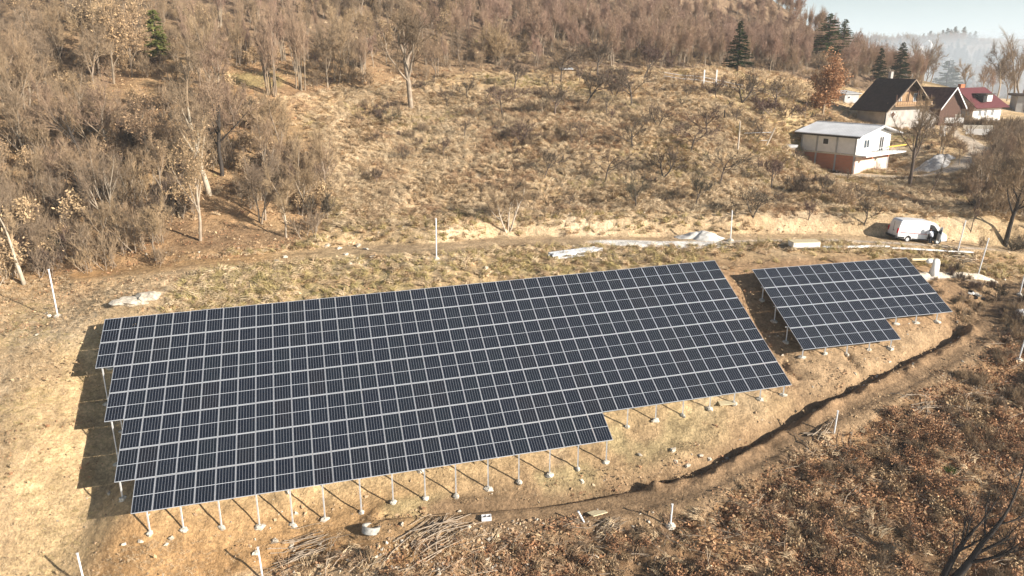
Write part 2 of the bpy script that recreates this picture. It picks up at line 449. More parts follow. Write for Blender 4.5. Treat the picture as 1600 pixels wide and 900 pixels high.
class MB:
    """collects polygons, then becomes ONE mesh"""
    def __init__(s):
        s.v, s.f, s.m, s.n = [], [], [], 0
    def add(s, V, F, mat=0):
        V = np.asarray(V, float).reshape(-1, 3)
        s.v.append(V)
        for f in F:
            s.f.append([i + s.n for i in f])
            s.m.append(mat)
        s.n += len(V)
        return s
    def box(s, c, d, rot=None, mat=0, taper=None):
        x, y, z = d[0] / 2, d[1] / 2, d[2] / 2
        V = np.array([[-x, -y, -z], [x, -y, -z], [x, y, -z], [-x, y, -z], [-x, -y, z], [x, -y, z], [x, y, z], [-x, y, z]])
        if taper: V[4:, :2] *= taper
        if rot is not None:
            V = V @ np.array(Matrix(rot) if not isinstance(rot, Matrix) else rot)[:3, :3].T
        return s.add(V + np.asarray(c, float), [(0, 3, 2, 1), (4, 5, 6, 7), (0, 1, 5, 4), (1, 2, 6, 5), (2, 3, 7, 6), (3, 0, 4, 7)], mat)
    def poly(s, pts, mat=0):
        return s.add(pts, [tuple(range(len(pts)))], mat)
    def prism(s, prof, axis, a, b, mat=0):
        """extrude a 2-D profile along axis 0/1 from a to b; profile = (other horizontal, z)"""
        n = len(prof)
        V = []
        for t in (a, b):
            for (p, q) in prof:
                V.append((t, p, q) if axis == 0 else (p, t, q))
        F = [tuple(range(n)), tuple(range(2 * n - 1, n - 1, -1))]
        F += [(i, i + n, (i + 1) % n + n, (i + 1) % n) for i in range(n)]
        return s.add(V, F, mat)
    def tube(s, pts, rad, k=6, mat=0, cap=True):
        pts = np.asarray(pts, float)
        n = len(pts)
        rad = np.broadcast_to(np.asarray(rad, float), (n,))
        d = np.gradient(pts, axis=0)
        d /= np.linalg.norm(d, axis=1)[:, None] + 1e-9
        ref = np.array([0, 0, 1.0]) if abs(d[0][2]) < .9 else np.array([1.0, 0, 0])
        V = []
        a = np.arange(k) * 2 * PI / k
        for i in range(n):
            u = np.cross(d[i], ref)
            u /= np.linalg.norm(u) + 1e-9
            w = np.cross(d[i], u)
            V.append(pts[i] + rad[i] * (np.cos(a)[:, None] * u + np.sin(a)[:, None] * w))
        F = []
        for i in range(n - 1):
            for j in range(k):
                F.append((i * k + j, i * k + (j + 1) % k, (i + 1) * k + (j + 1) % k, (i + 1) * k + j))
        if cap:
            F.append(tuple(range(k - 1, -1, -1)))
            F.append(tuple((n - 1) * k + j for j in range(k)))
        return s.add(np.concatenate(V), F, mat)
    def tris(s, A, B, Cc, mat=0):
        """many single triangles at once"""
        n = len(A)
        if n == 0: return s
        V = np.stack([A, B, Cc], 1).reshape(-1, 3)
        s.v.append(V)
        base = s.n + np.arange(n) * 3
        s.f.extend(np.stack([base, base + 1, base + 2], 1).tolist())
        s.m.extend([mat] * n)
        s.n += 3 * n
        return s
    def mesh(s, name, mats, smooth=False):
        me = bpy.data.meshes.new(name)
        V = np.concatenate(s.v) if s.v else np.zeros((0, 3))
        cnt = np.array([len(f) for f in s.f], np.int32)
        me.vertices.add(len(V))
        me.vertices.foreach_set("co", V.astype(np.float32).ravel())
        idx = np.fromiter((i for f in s.f for i in f), np.int32, int(cnt.sum()))
        me.loops.add(len(idx))
        me.loops.foreach_set("vertex_index", idx)
        me.polygons.add(len(cnt))
        me.polygons.foreach_set("loop_start", np.r_[0, np.cumsum(cnt)[:-1]].astype(np.int32))
        if not isinstance(mats, (list, tuple)): mats = [mats]
        for m in mats: me.materials.append(m)
        me.polygons.foreach_set("material_index", np.array(s.m, np.int32))
        me.polygons.foreach_set("use_smooth", np.full(len(cnt), bool(smooth)))
        me.update(calc_edges=True)
        me.validate()
        return me
    def obj(s, name, mats, parent=None, smooth=False, loc=None):
        o = bpy.data.objects.new(name, s.mesh(name, mats, smooth))
        if loc is not None: o.location = loc
        return link(o, parent)

def lump(c, r, seed=0, k=9, rings=5, flat=1.0, jit=.25):
    """an irregular rounded lump (stone, concrete foot) as vertices and faces"""
    rng = np.random.default_rng(seed)
    r = np.broadcast_to(np.asarray(r, float), (3,))
    V = [[0, 0, -1.0]]
    for i in range(1, rings):
        th = PI * i / rings
        for j in range(k):
            a = 2 * PI * (j + .5 * (i % 2)) / k
            q = 1 + jit * (rng.random() * 2 - 1)
            V.append([math.sin(th) * math.cos(a) * q, math.sin(th) * math.sin(a) * q, -math.cos(th) * (1 + jit * .6 * (rng.random() * 2 - 1))])
    V.append([0, 0, 1.0 * (1 - jit * .3)])
    V = np.array(V) * r * [1, 1, flat] + np.asarray(c, float)
    F = [(0, 1 + (j + 1) % k, 1 + j) for j in range(k)]
    for i in range(rings - 2):
        for j in range(k):
            a, b = 1 + i * k + j, 1 + i * k + (j + 1) % k
            F.append((a, b, b + k, a + k))
    t = 1 + (rings - 1) * k
    F += [(t - k + j, t - k + (j + 1) % k, t) for j in range(k)]
    return V, F

# ---------------------------------------------------------------- materials
def mat(name, col, rough=.8, metal=0.0, var=0.0, scale=3.0, bump=0.0, bscale=12.0, rnd=0.0, spec=.3, col2=None, detail=4.0):
    m = bpy.data.materials.new(name)
    m.use_nodes = True
    n, l = m.node_tree.nodes, m.node_tree.links
    b = n["Principled BSDF"]
    b.inputs["Roughness"].default_value = rough
    b.inputs["Metallic"].default_value = metal
    b.inputs["Specular IOR Level"].default_value = spec
    geo = n.new("ShaderNodeNewGeometry")
    if col2 is None: col2 = tuple(c * (1 - var) for c in col)
    c1 = tuple(min(1, c * (1 + var * .6)) for c in col)
    tex = n.new("ShaderNodeTexNoise")
    tex.inputs["Scale"].default_value = scale
    tex.inputs["Detail"].default_value = detail
    l.new(geo.outputs["Position"], tex.inputs["Vector"])
    ramp = n.new("ShaderNodeValToRGB")
    ramp.color_ramp.elements[0].position = .34
    ramp.color_ramp.elements[1].position = .66
    ramp.color_ramp.elements[0].color = (*col2, 1)
    ramp.color_ramp.elements[1].color = (*c1, 1)
    l.new(tex.outputs["Fac"], ramp.inputs[0])
    out = ramp.outputs[0]
    if rnd > 0:
        oi = n.new("ShaderNodeObjectInfo")
        mr = n.new("ShaderNodeMapRange")
        mr.inputs[3].default_value = 1 - rnd
        mr.inputs[4].default_value = 1 + rnd
        l.new(oi.outputs["Random"], mr.inputs[0])
        mx = n.new("ShaderNodeVectorMath")
        mx.operation = 'SCALE'
        l.new(out, mx.inputs[0])
        l.new(mr.outputs[0], mx.inputs["Scale"])
        out = mx.outputs[0]
    l.new(out, b.inputs["Base Color"])
    if bump > 0:
        t2 = n.new("ShaderNodeTexNoise")
        t2.inputs["Scale"].default_value = bscale
        t2.inputs["Detail"].default_value = 3
        l.new(geo.outputs["Position"], t2.inputs["Vector"])
        bp = n.new("ShaderNodeBump")
        bp.inputs["Strength"].default_value = bump
        bp.inputs["Distance"].default_value = .05
        l.new(t2.outputs["Fac"], bp.inputs["Height"])
        l.new(bp.outputs[0], b.inputs["Normal"])
    return m

def twig_mat(name, tints, scale=.035, rnd=.25, rough=.85, trans=0.0):
    """bark / twig / leaf colour that drifts from stand to stand (large soft noise) and from plant to plant"""
    m = bpy.data.materials.new(name)
    m.use_nodes = True
    n, l = m.node_tree.nodes, m.node_tree.links
    b = n["Principled BSDF"]
    b.inputs["Roughness"].default_value = rough
    b.inputs["Specular IOR Level"].default_value = .15
    geo = n.new("ShaderNodeNewGeometry")
    oi = n.new("ShaderNodeObjectInfo")
    tex = n.new("ShaderNodeTexNoise")
    tex.inputs["Scale"].default_value = scale
    tex.inputs["Detail"].default_value = 2
    l.new(oi.outputs["Location"], tex.inputs["Vector"])
    ad = n.new("ShaderNodeMath")
    ad.operation = 'MULTIPLY_ADD'
    ad.inputs[1].default_value = .34
    l.new(oi.outputs["Random"], ad.inputs[0])
    l.new(tex.outputs["Fac"], ad.inputs[2])
    ramp = n.new("ShaderNodeValToRGB")
    cr = ramp.color_ramp
    k = len(tints)
    while len(cr.elements) < k: cr.elements.new(.5)
    for i, c in enumerate(tints):
        cr.elements[i].position = .40 + .54 * i / (k - 1)
        cr.elements[i].color = (*c, 1)
    l.new(ad.outputs[0], ramp.inputs[0])
    t2 = n.new("ShaderNodeTexNoise")
    t2.inputs["Scale"].default_value = 1.3
    l.new(geo.outputs["Position"], t2.inputs["Vector"])
    mr = n.new("ShaderNodeMapRange")
    mr.inputs[1].default_value = .3
    mr.inputs[2].default_value = .7
    mr.inputs[3].default_value = 1 - rnd
    mr.inputs[4].default_value = 1 + rnd
    l.new(t2.outputs["Fac"], mr.inputs[0])
    mx = n.new("ShaderNodeVectorMath")
    mx.operation = 'SCALE'
    l.new(ramp.outputs[0], mx.inputs[0])
    l.new(mr.outputs[0], mx.inputs["Scale"])
    l.new(mx.outputs[0], b.inputs["Base Color"])
    return m

M = {}
M['bark'] = twig_mat('bark', [(.20, .155, .11), (.32, .26, .19), (.25, .195, .145), (.42, .35, .27)])
M['twig'] = twig_mat('twig', [(.18, .13, .085), (.34, .245, .15), (.23, .17, .118), (.37, .265, .155), (.29, .20, .138)], scale=.03)
M['twig_mauve'] = twig_mat('twig_mauve', [(.29, .195, .135), (.36, .24, .18), (.32, .225, .145), (.37, .25, .19)], scale=.03)
M['bark_orchard'] = twig_mat('bark_orchard', [(.09, .075, .06), (.13, .105, .085), (.16, .11, .09)], scale=.05)
M['twig_orchard'] = twig_mat('twig_orchard', [(.09, .078, .056), (.13, .10, .072), (.14, .09, .075), (.105, .096, .062)], scale=.07)
M['bark_dark'] = twig_mat('bark_dark', [(.045, .038, .034), (.06, .05, .042)])
M['bark_pale'] = twig_mat('bark_pale', [(.40, .33, .245), (.48, .41, .31)], rnd=.3)
M['bark_white'] = twig_mat('bark_white', [(.46, .39, .31), (.55, .48, .40)], rnd=.3)
M['leaf_copper'] = twig_mat('leaf_copper', [(.34, .17, .085), (.42, .23, .12), (.38, .21, .12)], scale=.3, rnd=.3)
M['leaf_oak'] = twig_mat('leaf_oak', [(.19, .105, .055), (.36, .19, .10), (.44, .26, .145), (.27, .15, .085), (.38, .19, .095)], scale=.25, rnd=.45)
M['leaf_pale'] = twig_mat('leaf_pale', [(.40, .27, .15), (.50, .36, .21), (.34, .22, .13)], scale=.2, rnd=.4)
M['needle'] = twig_mat('needle', [(.022, .038, .015), (.035, .055, .022)], scale=.3, rnd=.4)
M['needle_light'] = twig_mat('needle_light', [(.055, .075, .03), (.075, .095, .035)], scale=.3, rnd=.4)
M['needle_yellow'] = twig_mat('needle_yellow', [(.13, .15, .04), (.16, .17, .05)], scale=.3, rnd=.4)
M['grass'] = twig_mat('grass', [(.38, .272, .16), (.55, .415, .26), (.65, .515, .34), (.45, .32, .19), (.49, .345, .21)], scale=.16, rnd=.3)
M['grass_green'] = twig_mat('grass_green', [(.28, .235, .095), (.44, .35, .165), (.38, .31, .14)], scale=.2, rnd=.3)
M['grass_rust'] = twig_mat('grass_rust', [(.38, .25, .15), (.46, .31, .19), (.34, .23, .14)], scale=.2, rnd=.3)
M['steel'] = mat('galvanised_steel', (.74, .74, .74), rough=.45, metal=.25, var=.12, scale=6, spec=.5)
M['alu'] = mat('aluminium_frame', (.50, .52, .56), rough=.4, metal=.15, var=.05, spec=.5)
M['concrete'] = mat('concrete', (.66, .60, .50), var=.3, scale=9, bump=.5, bscale=25)
M['lime'] = mat('white_lime', (.72, .69, .64), var=.3, scale=2.5, bump=.4, bscale=14)
M['gravel'] = mat('grey_gravel', (.44, .43, .42), var=.3, scale=5, bump=.8, bscale=14)
M['stone'] = mat('pale_stone', (.58, .51, .41), var=.35, scale=5, bump=.5, bscale=14, rnd=.25)
M['plaster'] = mat('white_plaster', (.80, .79, .77), var=.07, scale=1.5)
M['plaster_cream'] = mat('cream_plaster', (.44, .41, .38), var=.22, scale=.8)
M['plaster_grey'] = mat('grey_plaster', (.42, .42, .42), var=.12, scale=1)
M['wood_pale'] = mat('pale_board', (.66, .56, .36), var=.15, scale=8)
M['wood_ochre'] = mat('ochre_boards', (.38, .24, .13), var=.3, scale=6)
M['wood_brown'] = mat('brown_boards', (.10, .052, .036), var=.3, scale=6)
M['wood_grey'] = mat('weathered_sticks', (.34, .27, .20), var=.35, scale=8, rnd=.3)
M['metal_roof'] = mat('sheet_metal_roof', (.56, .57, .59), rough=.5, metal=.1, var=.12, scale=.7, spec=.4)
M['roof_dark'] = mat('dark_brown_roof', (.055, .038, .032), rough=.7, var=.3, scale=2, bump=.4, bscale=9)
M['roof_maroon'] = mat('maroon_roof', (.13, .065, .055), rough=.7, var=.3, scale=2)
M['roof_red'] = mat('red_tile_roof', (.125, .032, .036), rough=.6, var=.2, scale=2.5)
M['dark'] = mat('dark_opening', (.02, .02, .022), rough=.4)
M['glass'] = mat('window_glass', (.07, .09, .11), rough=.12, spec=.7)
M['white_paint'] = mat('white_paint', (.80, .80, .80), rough=.5, var=.05)
M['yellow_paint'] = mat('yellow_beam', (.78, .50, .08), rough=.5)
M['rubber'] = mat('black_rubber', (.025, .025, .027), rough=.75)
M['white_plastic'] = mat('white_sheet', (.80, .78, .74), rough=.5, var=.1)
M['rust'] = mat('terracotta', (.45, .17, .08), var=.25, scale=4)

# two-colour block work (mortar joints are a few centimetres: too fine to pick apart at a hundred metres)
def brick_mat(name, c1, c2, mortar):
    m = bpy.data.materials.new(name)
    m.use_nodes = True
    n, l = m.node_tree.nodes, m.node_tree.links
    b = n["Principled BSDF"]
    b.inputs["Roughness"].default_value = .9
    tc = n.new("ShaderNodeTexCoord")
    sx = n.new("ShaderNodeSeparateXYZ")
    l.new(tc.outputs["Object"], sx.inputs[0])
    ad = n.new("ShaderNodeMath")
    ad.operation = 'ADD'
    l.new(sx.outputs[0], ad.inputs[0])
    l.new(sx.outputs[1], ad.inputs[1])
    cb = n.new("ShaderNodeCombineXYZ")
    l.new(ad.outputs[0], cb.inputs[0])
    l.new(sx.outputs[2], cb.inputs[1])
    br = n.new("ShaderNodeTexBrick")
    br.inputs["Scale"].default_value = 1.0
    br.inputs["Brick Width"].default_value = .38
    br.inputs["Row Height"].default_value = .22
    br.inputs["Mortar Size"].default_value = .016
    br.inputs["Color1"].default_value = (*c1, 1)
    br.inputs["Color2"].default_value = (*c2, 1)
    br.inputs["Mortar"].default_value = (*mortar, 1)
    l.new(cb.outputs[0], br.inputs["Vector"])
    l.new(br.outputs[0], b.inputs["Base Color"])
    return m
M['brick_orange'] = brick_mat('orange_hollow_block', (.50, .19, .10), (.42, .15, .08), (.36, .30, .25))
M['brick_pale'] = brick_mat('pale_peach_block', (.74, .60, .50), (.70, .55, .44), (.72, .66, .6))

# ---------------------------------------------------------------- zones of the ground (the earth's own colours)
PAL = dict(upper=(.235, .165, .11), straw=(.55, .395, .22), pale=(.64, .50, .335), soil=(.375, .24, .135), orange=(.42, .25, .115), litter=(.42, .26, .135), brown=(.20, .125, .07),
           green=(.30, .27, .11), olive=(.42, .34, .18), road=(.46, .335, .205), track=(.27, .18, .105), lime=(.74, .71, .66), dark=(.12, .075, .042), rust=(.38, .22, .12), tan=(.47, .335, .20))

def in_poly(x, y, poly):
    x, y = np.asarray(x, float), np.asarray(y, float)
    ins = np.zeros(np.broadcast(x, y).shape, bool)
    n = len(poly)
    for i in range(n):
        x0, y0 = poly[i][:2]
        x1, y1 = poly[(i + 1) % n][:2]
        c = ((y0 > y) != (y1 > y)) & (x < (x1 - x0) * (y - y0) / (y1 - y0 + 1e-12) + x0)
        ins ^= c
    return ins

LEAFY_ZONE[-1:] = [[34.0, 24.0], [70.0, 30.0], [78.0, 58.0]]
THICKET[1:3] = [[150.0, 150.0], [105.0, 84.0]]
WOOD_POLY = WOOD_EDGE + [[200, 190], [260, 330], [-300, 330], [-300, 45], [-60, 52]]
def wood_mask(x, y):
    return in_poly(x, y, WOOD_POLY) & ~((np.asarray(x) / np.asarray(y) > .535) & (np.asarray(y) > 150))

def leafy_mask(x, y):
    e = 2.2 * fbm(x, y, 4.5, 173, 3)
    return in_poly(x + e, y + e * .8, LEAFY_ZONE)

def arr_uv(x, y, A):
    O, U, V, N = [np.array(q) for q in A]
    a, b, c, d = U[0], V[0], U[1], V[1]
    det = a * d - b * c
    dx, dy = x - O[0], y - O[1]
    return (d * dx - b * dy) / det / 1.154, (-c * dx + a * dy) / det / 2.30

def under_array(x, y):
    u, v = arr_uv(x, y, ARRAY_A)
    m = (u > 0) & (u < 42) & (v > 0) & (v < 7)
    u, v = arr_uv(x, y, ARRAY_B)
    return m | ((u > 0) & (u < 14) & (v > 0) & (v < 4))

def ground_color(x, y):
    n1, n2, n3 = fbm(x, y, 9, 101, 4), fbm(x, y, 3.2, 107, 4), fbm(x, y, 1.0, 113, 3)
    C = np.broadcast_to(np.array(PAL['straw']), x.shape + (3,)).copy()
    def mixc(C, name, w):
        w = np.clip(w, 0, 1)[..., None]
        return C * (1 - w) + np.array(PAL[name]) * w
    def blob(cx, cy, rx, ry, wob=.35):
        return 1 - sm(np.hypot((x - cx) / rx, (y - cy) / ry) + wob * n2 * 1.6, .75, 1.15)
    C = mixc(C, 'pale', sm(n1, .05, .4) * .8)
    C = mixc(C, 'olive', sm(-n1, .05, .4) * .55 * sm(y, 70, 80))
    C = mixc(C, 'rust', sm(n2 + .5 * fbm(x, y, 14, 131, 2), .22, .55) * .45 * sm(y, 74, 84))
    # left meadow: greyish straw with orange leaf scatter
    lm = sm(-x, 17, 21) * (1 - sm(y, 56, 62))
    C = mixc(C, 'pale', lm * sm(n1 + .4 * n2, -.15, .25) * .7)
    C = mixc(C, 'tan', lm * sm(-n2, .1, .4) * .5)
    C = mixc(C, 'litter', lm * sm(n2, .25, .6) * .35)
    C = mixc(C, 'orange', np.exp(-((y - 60.5 - .12 * (x + 40)) / 3.4) ** 2) * sm(-x, 14, 24) * (.8 + .4 * n2))
    # between the array and the road
    up = (1 - sm(y, 62, 70)) * sm(y, 48, 54) * sm(x, -24, -16)
    C = mixc(C, 'olive', up * sm(n2, -.1, .35) * .75 * (1 - sm(x, 14, 18)))
    C = mixc(C, 'soil', up * sm(x, 15, 19))
    uA, vA = arr_uv(x, y, ARRAY_A)
    uB, vB = arr_uv(x, y, ARRAY_B)
    C = mixc(C, 'orange', (sm(vA, 5.5, 7) * (1 - sm(vA, 9.2, 10.2)) * (1 - sm(uA, 14, 22)) * sm(uA, -1, 2)) * .8)
    C = mixc(C, 'soil', (sm(vA, 5.2, 7.3) * sm(uA, 14, 24)) * .75)
    C = mixc(C, 'olive', (sm(vA + (uA > 29), 6.4, 6.9) * (1 - sm(vA + (uA > 29), 7.7, 8.8)) * sm(uA, 12, 17) * (1 - sm(uA, 30, 42))) * sm(n2 + .2, 0, .4) * .7)
    C = mixc(C, 'soil', (sm(uA, 41.5, 43) * (1 - sm(uA, 62, 66)) * sm(vA, -1.5, 0)) * .9)
    C = mixc(C, 'tan', (sm(vB, 2.5, 3.6) * (1 - sm(vB, 7, 8)) * sm(uB, -4, 0)) * .6)
    # the cut bank and verges
    d, s, _ = pl_dist(x, y, ROAD)
    C = mixc(C, 'pale', (1 - sm(d, 4.0, 5.2)) * sm(d, 1.6, 2.2) * (s > 0) * sm(x, -20, -8) * (.5 + .6 * n2))
    C = mixc(C, 'soil', np.exp(-((d - 2.8) / .9) ** 2) * sm(x, 12, 22) * np.where(s > 0, .35, .8))
    C = mixc(C, 'road', (1 - sm(d, 1.4, 2.3)) * .9 * sm(x, -24, -10))
    C = mixc(C, 'soil', (1 - sm(np.abs(d - .85), .05, .35)) * .35 * (.6 + n3) * sm(x, -20, -10))
    # woods floor
    wm = wood_mask(x + 3 * n2, y + 3 * n1)
    C = mixc(C, 'litter', wm * (.75 + .4 * n2))
    C = mixc(C, 'brown', wm * sm(n1, .1, .45) * .6)
    C = mixc(C, 'upper', wm * sm(y, 104, 135) * .9)
    # lower slope in leaf litter
    d2, s2, _ = pl_dist(x, y, TRACK)
    lf = leafy_mask(x + .8 * n3, y + .8 * n2)
    C = mixc(C, 'brown', lf * (.85 + .3 * n2))
    C = mixc(C, 'tan', lf * sm(-n1 + .5 * n2, .1, .4) * .8)
    C = mixc(C, 'litter', lf * sm(n2 + .3 * n3, -.15, .3) * .75)
    C = mixc(C, 'dark', lf * sm(-n3 - .4 * n2, .2, .5) * .5)
    C = mixc(C, 'track', (1 - sm(d2, 1.1, 2.3)) * .95)
    C = mixc(C, 'track', np.exp(-((x - 48) ** 2 + (y - 66) ** 2) / 70) * .8)
    C = mixc(C, 'orange', blob(-14, 35.5, 9, 3.4) * .8)
    C = mixc(C, 'pale', blob(-12, 35.2, 7, 1.6) * .5)
    d3, s3, _ = pl_dist(x, y, TRENCH)
    C = mixc(C, 'soil', np.exp(-((d3 - 1.0) / .5) ** 2) * (s3 > 0) * .8)
    # green patches
    C = mixc(C, 'green', blob(-12, 92, 5, 4) * .5)
    C = mixc(C, 'green', blob(62, 122, 7, 3.4) * .75)
    C = mixc(C, 'green', blob(46, 112, 6, 5) * .45)
    C = mixc(C, 'green', blob(-34, 101, 5, 3.4) * .5)
    C = mixc(C, 'green', blob(84, 118, 4, 4) * .5)
    C = mixc(C, 'olive', blob(12, 84, 6, 3) * .7)
    # lime, pale ledge, path and yard by the houses
    C = mixc(C, 'lime', blob(LIME[0] - 1, LIME[1], 7.5, 1.5, .2))
    C = mixc(C, 'lime', (1 - sm(np.abs(d - 1.2), .3, .8)) * (s < 0) * sm(x, 12, 15) * (1 - sm(x, 50, 54)) * .35)
    dl, _, _ = pl_dist(x, y, [[*LEDGE0, 0], [*LEDGE1, 0], [*LEDGE2, 0]])
    C = mixc(C, 'lime', (1 - sm(dl, .3, .75)) * .75)
    dp, _, _ = pl_dist(x, y, PATH)
    C = mixc(C, 'road', (1 - sm(dp, 1.2, 2.3)) * .95)
    C = mixc(C, 'lime', (1 - sm(dp, 1.0, 2.0)) * .35)
    C = mixc(C, 'straw', blob(130, 205, 60, 14) * .5)
    far_ = sm(y, 300, 420)
    C = mixc(C, 'brown', far_ * .8)
    C = mixc(C, 'olive', far_ * sm(fbm(x, y, 70, 151, 3), 0, .3) * .7)
    C = C * (1 + .24 * n3 + .16 * n2)[..., None]
    return np.clip(C, .01, .9)

# ---------------------------------------------------------------- the ground: one sheet, finer near, out to the horizon
def ground_mesh():
    ys = [12.0]
    while ys[-1] < 2330:
        y = ys[-1]
        ys.append(y + (.5 if y < 30 else .2 if y < 72 else .2 + (y - 72) * .011 if y < 260 else (y - 200) * .045))
    ys = np.array(ys)
    k = 600
    t = np.linspace(-1, 1, k)
    t = np.r_[-6, -4, -2.8, -2, -1.5, -1.25, -1.1, t, 1.1, 1.25, 1.5, 2, 2.8, 4, 6]
    half = .76 * (ys + 14)
    X = t[None, :] * half[:, None]
    X = np.where(np.abs(X) > 1500, np.sign(X) * (1500 + 380 * (1 - np.exp(-(np.abs(X) - 1500) / 1500))), X)
    Y = np.broadcast_to(ys[:, None], X.shape)
    Z = np.concatenate([terrain(X[i:i + 40], Y[i:i + 40]) for i in range(0, len(ys), 40)])
    Cc = ground_color(X, Y)
    r, c = X.shape
    me = bpy.data.meshes.new("ground")
    me.vertices.add(r * c)
    me.vertices.foreach_set("co", np.stack([X, Y, Z], -1).astype(np.float32).ravel())
    i = (np.arange(r - 1)[:, None] * c + np.arange(c - 1)[None]).ravel()
    F = np.stack([i, i + 1, i + c + 1, i + c], 1).astype(np.int32)
    me.loops.add(F.size)
    me.loops.foreach_set("vertex_index", F.ravel())
    me.polygons.add(len(F))
    me.polygons.foreach_set("loop_start", np.arange(0, F.size, 4, dtype=np.int32))
    me.polygons.foreach_set("use_smooth", np.ones(len(F), bool))
    me.update(calc_edges=True)
    at = me.color_attributes.new("earth", 'FLOAT_COLOR', 'POINT')
    at.data.foreach_set("color", np.concatenate([Cc, np.ones(Cc.shape[:2] + (1,))], -1).astype(np.float32).ravel())
    return me

def ground_material():
    m = bpy.data.materials.new("earth_and_grass")
    m.use_nodes = True
    n, l = m.node_tree.nodes, m.node_tree.links
    b = n["Principled BSDF"]
    b.inputs["Roughness"].default_value = .95
    b.inputs["Specular IOR Level"].default_value = .1
    geo = n.new("ShaderNodeNewGeometry")
    at = n.new("ShaderNodeVertexColor")
    at.layer_name = "earth"
    def noise(s, d, r=.6):
        t = n.new("ShaderNodeTexNoise")
        t.inputs["Scale"].default_value = s
        t.inputs["Detail"].default_value = d
        t.inputs["Roughness"].default_value = r
        l.new(geo.outputs["Position"], t.inputs["Vector"])
        return t.outputs["Fac"]
    def mrange(s, a, b_, c, d):
        t = n.new("ShaderNodeMapRange")
        for i, v in enumerate((a, b_, c, d)): t.inputs[i + 1].default_value = v
        l.new(s, t.inputs[0])
        return t.outputs[0]
    def mul(a, b_):
        t = n.new("ShaderNodeVectorMath")
        t.operation = 'SCALE'
        l.new(a, t.inputs[0])
        l.new(b_, t.inputs["Scale"])
        return t.outputs[0]
    c = mul(at.outputs[0], mrange(noise(1.1, 6, .7), .32, .68, .62, 1.34))
    c = mul(c, mrange(noise(6.0, 4, .7), .3, .7, .66, 1.34))
    l.new(c, b.inputs["Base Color"])
    bp = n.new("ShaderNodeBump")
    bp.inputs["Strength"].default_value = 1.0
    bp.inputs["Distance"].default_value = .22
    l.new(noise(3.2, 6, .72), bp.inputs["Height"])
    l.new(bp.outputs[0], b.inputs["Normal"])
    return m
M['ground'] = ground_material()
gme = ground_mesh()
gme.materials.append(M['ground'])
ground = link(bpy.data.objects.new("ground", gme))
tag(ground, "tan hillside ground with straw grass, bare earth, a dirt road and a trench", kind='structure')

# a stepwise height lookup for scattering many small things
class HGrid:
    def __init__(s, x0, x1, y0, y1, st):
        s.x0, s.y0, s.st = x0, y0, st
        X, Y = np.meshgrid(np.arange(x0, x1 + st, st), np.arange(y0, y1 + st, st))
        s.Z = terrain(X, Y)
    def __call__(s, x, y):
        fx, fy = (np.asarray(x) - s.x0) / s.st, (np.asarray(y) - s.y0) / s.st
        i, j = np.clip(fy.astype(int), 0, s.Z.shape[0] - 2), np.clip(fx.astype(int), 0, s.Z.shape[1] - 2)
        a, b = fx - j, fy - i
        Z = s.Z
        return (Z[i, j] * (1 - a) + Z[i, j + 1] * a) * (1 - b) + (Z[i + 1, j] * (1 - a) + Z[i + 1, j + 1] * a) * b
HG = HGrid(-75, 110, 24, 150, .5)
HF = HGrid(-260, 420, 20, 760, 4.0)
def hh(x, y):
    x, y = np.asarray(x, float), np.asarray(y, float)
    near = (x > -74) & (x < 109) & (y > 25) & (y < 149)
    return np.where(near, HG(np.clip(x, -74, 109), np.clip(y, 25, 149)), HF(x, y))
def in_view(x, y, m=.16):
    z = hh(x, y)
    zc = y * math.cos(math.radians(17)) + (30 - z) * math.sin(math.radians(17))
    yc = (30 - z) * math.cos(math.radians(17)) - y * math.sin(math.radians(17))
    u, v = x / zc * 1151.4 / 800, yc / zc * 1151.4 / 450
    return (np.abs(u) < 1 + m) & (v < 1.05 + m) & (v > -1.35) & (zc > 0)

# ---------------------------------------------------------------- solar arrays
PW, PL, PU, PV = 1.134, 2.262, 1.154, 2.30

